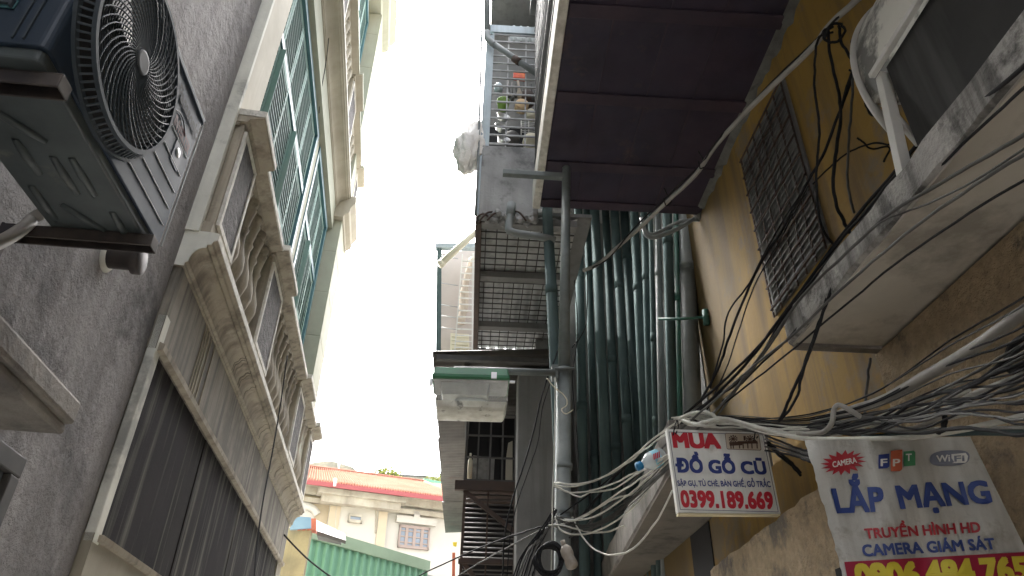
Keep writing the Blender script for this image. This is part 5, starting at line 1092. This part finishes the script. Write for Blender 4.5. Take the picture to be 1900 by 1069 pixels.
m = MB(); m.tube([B(621, 902, D - 1.0), B(622, 888, D - 1.0)], .05, 6)
tag(m.build('roof_vent', M_white, loc=B(621, 902, D - 1)), 'tiny white pipe standing at the red roof edge', 'pipe')
# domed old roof and green strip behind, plants on a terrace
dm = T('dome_roof_house', 'weathered rounded grey roof rising behind the red roof', 'house', B(625, 880, 40))
prof = [(545, 868), (562, 862), (590, 857), (615, 855), (640, 862), (655, 867), (664, 877), (668, 890), (668, 960), (545, 960)]
m = MB(); m.slab([B(x, y, 40) for x, y in prof], FB.u * 6); m.build('roof_shell', M_hill, dm)
m = MB(); m.tube([B(629, 860, 39.9), B(628, 885, 39.9)], .06, 6); m.build('seam', M_lip, dm)
tr_ = T('terrace_house', 'distant mossy terrace edge with plants right of the domed roof', 'house', B(760, 890, 38))
prof = [(668, 876), (700, 877), (735, 880), (780, 882), (830, 885), (880, 890), (880, 960), (668, 960)]
m = MB(); m.slab([B(x, y, 39) for x, y in prof], FB.u * 5); m.build('parapet', M_hill, tr_)
m = MB(); m.bar(B(785, 893, 37), B(850, 905, 37), .25); m.build('green_gutter', M_shed, tr_)
m = MB(); m.tube([B(668, 879, 38), B(790, 884, 38)], .06, 6); m.build('terrace_rail', M_cg, tr_)
def plant(px, py, s, lab, n=90):
    rr = random.Random(px); t = T('terrace_plant', lab, 'plant', B(px, py + 8, 38), 'plants on the far terrace')
    m = MB(); m.tube([B(px, py + 9, 38), B(px, py, 38)], .04, 5); m.build('stem', M_lichen, t)
    m = MB(); c = B(px, py, 38)
    for i in range(n):
        d = Vector((rr.gauss(0, .45), rr.gauss(0, .45), rr.gauss(0, .33))) * s; a = Vector((rr.uniform(-1, 1), rr.uniform(-1, 1), rr.uniform(-1, 1))).normalized() * .10; b = a.cross(Vector((rr.uniform(-1, 1), .3, .5))).normalized() * .06
        m.add([c + d - a, c + d + b, c + d + a, c + d - b], [(0, 1, 2, 3)])
    m.build('foliage', M_leaf, t)
plant(718, 878, .5, 'leggy green plant at the left of the far terrace'); plant(733, 882, .4, 'small yellow green plant on the far terrace'); plant(706, 875, .3, 'thin tall plant tip on the far terrace', 30); plant(808, 891, .6, 'low ochre bush at the right of the far terrace')
# green sheet shed
DS = 9.6
G = lambda px, py, u=DS: FS.onU(px, py, u)
gs = T('green_shed', 'green ribbed metal shed with a pale green top trim below the far villa', 'shed', Vector((G(680, 1040).x, G(680, 1040).y, 0)))
t0, t1 = G(574, 1000), G(792, 1058)
zc_ = (t0.z + t1.z) / 2; b0, b1 = Vector((t0.x, t0.y, 0)), Vector((t1.x, t1.y, 0))
t0.z = t1.z = zc_
m = MB(); m.sheet(t0, t1 - t0, Vector((0, 0, -zc_)), -FS.u, .022, .19, .003, 'trap'); m.build('ribbed_wall', M_shed, gs)
m = MB(); m.obox(t0 + FS.u * -.05 - FS.w * .06 - Vector((0, 0, .01)), (t1 - t0) * 1.03, FS.u * .10, Vector((0, 0, .20))); m.build('top_trim', M_shedt, gs)
m = MB(); m.obox(t0 + FS.u * .06 + Vector((0, 0, .12)), (t1 - t0), FS.u * 3, Vector((0, 0, .02))); m.build('roof', M_shed, gs)
m = MB(); m.obox(t1 + FS.w * .02 + FS.u * .1 - Vector((0, 0, zc_)), FS.w * .8, FS.u * 3, Vector((0, 0, zc_ - .15))); m.obox(t1 + FS.w * .02 - Vector((0, 0, .14)), FS.w * .9, FS.u * .08, Vector((0, 0, .08))); m.build('side_annex', M_conc, gs)
# old wall with blue sheet
Wp = lambda px, py, u=10.6: L.onU(px, py, u)
a, b = Wp(470, 992), Wp(577, 982); zt_ = (a.z + b.z) / 2
ow = T('old_wall', 'mottled old ochre concrete wall left of the green shed', 'wall', Vector((b.x, b.y, 0)))
m = MB(); m.slab([Vector((a.x, a.y, 0)), Vector((b.x, b.y, 0)), b, Vector((a.x, a.y, b.z))], L.u * .25); m.build('plaster_body', M_lichen, ow)
m = MB(); m.slab([Wp(575, 982, 10.7), Wp(586, 985, 10.7), Wp(586, 962, 10.7), Wp(576, 962, 10.7)], L.u * .2); m.build('brick_end', M_brick, ow)
m = MB()
for x in (552, 561, 570): m.slab([Wp(x, 984, 10.58), Wp(x + 7, 983, 10.58), Wp(x + 7, 979, 10.58), Wp(x, 980, 10.58)], L.u * .02)
m.build('brick_course', M_brick, ow)
m = MB(); m.slab([Wp(538, 983, 10.55), Wp(577, 980, 10.55), Wp(577, 960, 10.55), Wp(550, 958, 10.55), Wp(538, 962, 10.55)], L.u * .03)
tag(m.build('blue_sheet', M_blue, loc=Wp(558, 982)), 'pale blue sheet leaning on top of the old ochre wall', 'sheet')
m = MB(); q = [Wp(586, 965, 11.5), Wp(640, 990, 11.5), Wp(642, 1003, 11.0), Wp(588, 985, 11.0)]; m.slab(q, Vector((0, 0, -.05))); m.slab([Wp(588, 975, 11.8), Wp(632, 996, 11.8), Wp(632, 1004, 11.8), Wp(588, 994, 11.8)], L.u * .3)
tag(m.build('lean_to_roof', M_darkbar, loc=Wp(610, 985, 11.5)), 'small grey lean to roof sheet between the old wall and the green shed', 'roof')
thing1('red_post', 'thin red post with a yellow patch at the foot of the brown awning', 'post', R.onU(840, 1040, 12), lambda b: b.bar(R.onU(842, 1026, 12), R.onU(841, 1110, 12), .05), M_brick)
thing1('yellow_placard', 'small yellow placard hanging at the far end of the awning', 'placard', R.onU(835, 1010, 12.2), lambda b: b.slab([R.onU(840, 1006, 12.2), R.onU(848, 1006, 12.2), R.onU(847, 1014, 12.2), R.onU(841, 1013, 12.2)], R.u * .03), M_byel)
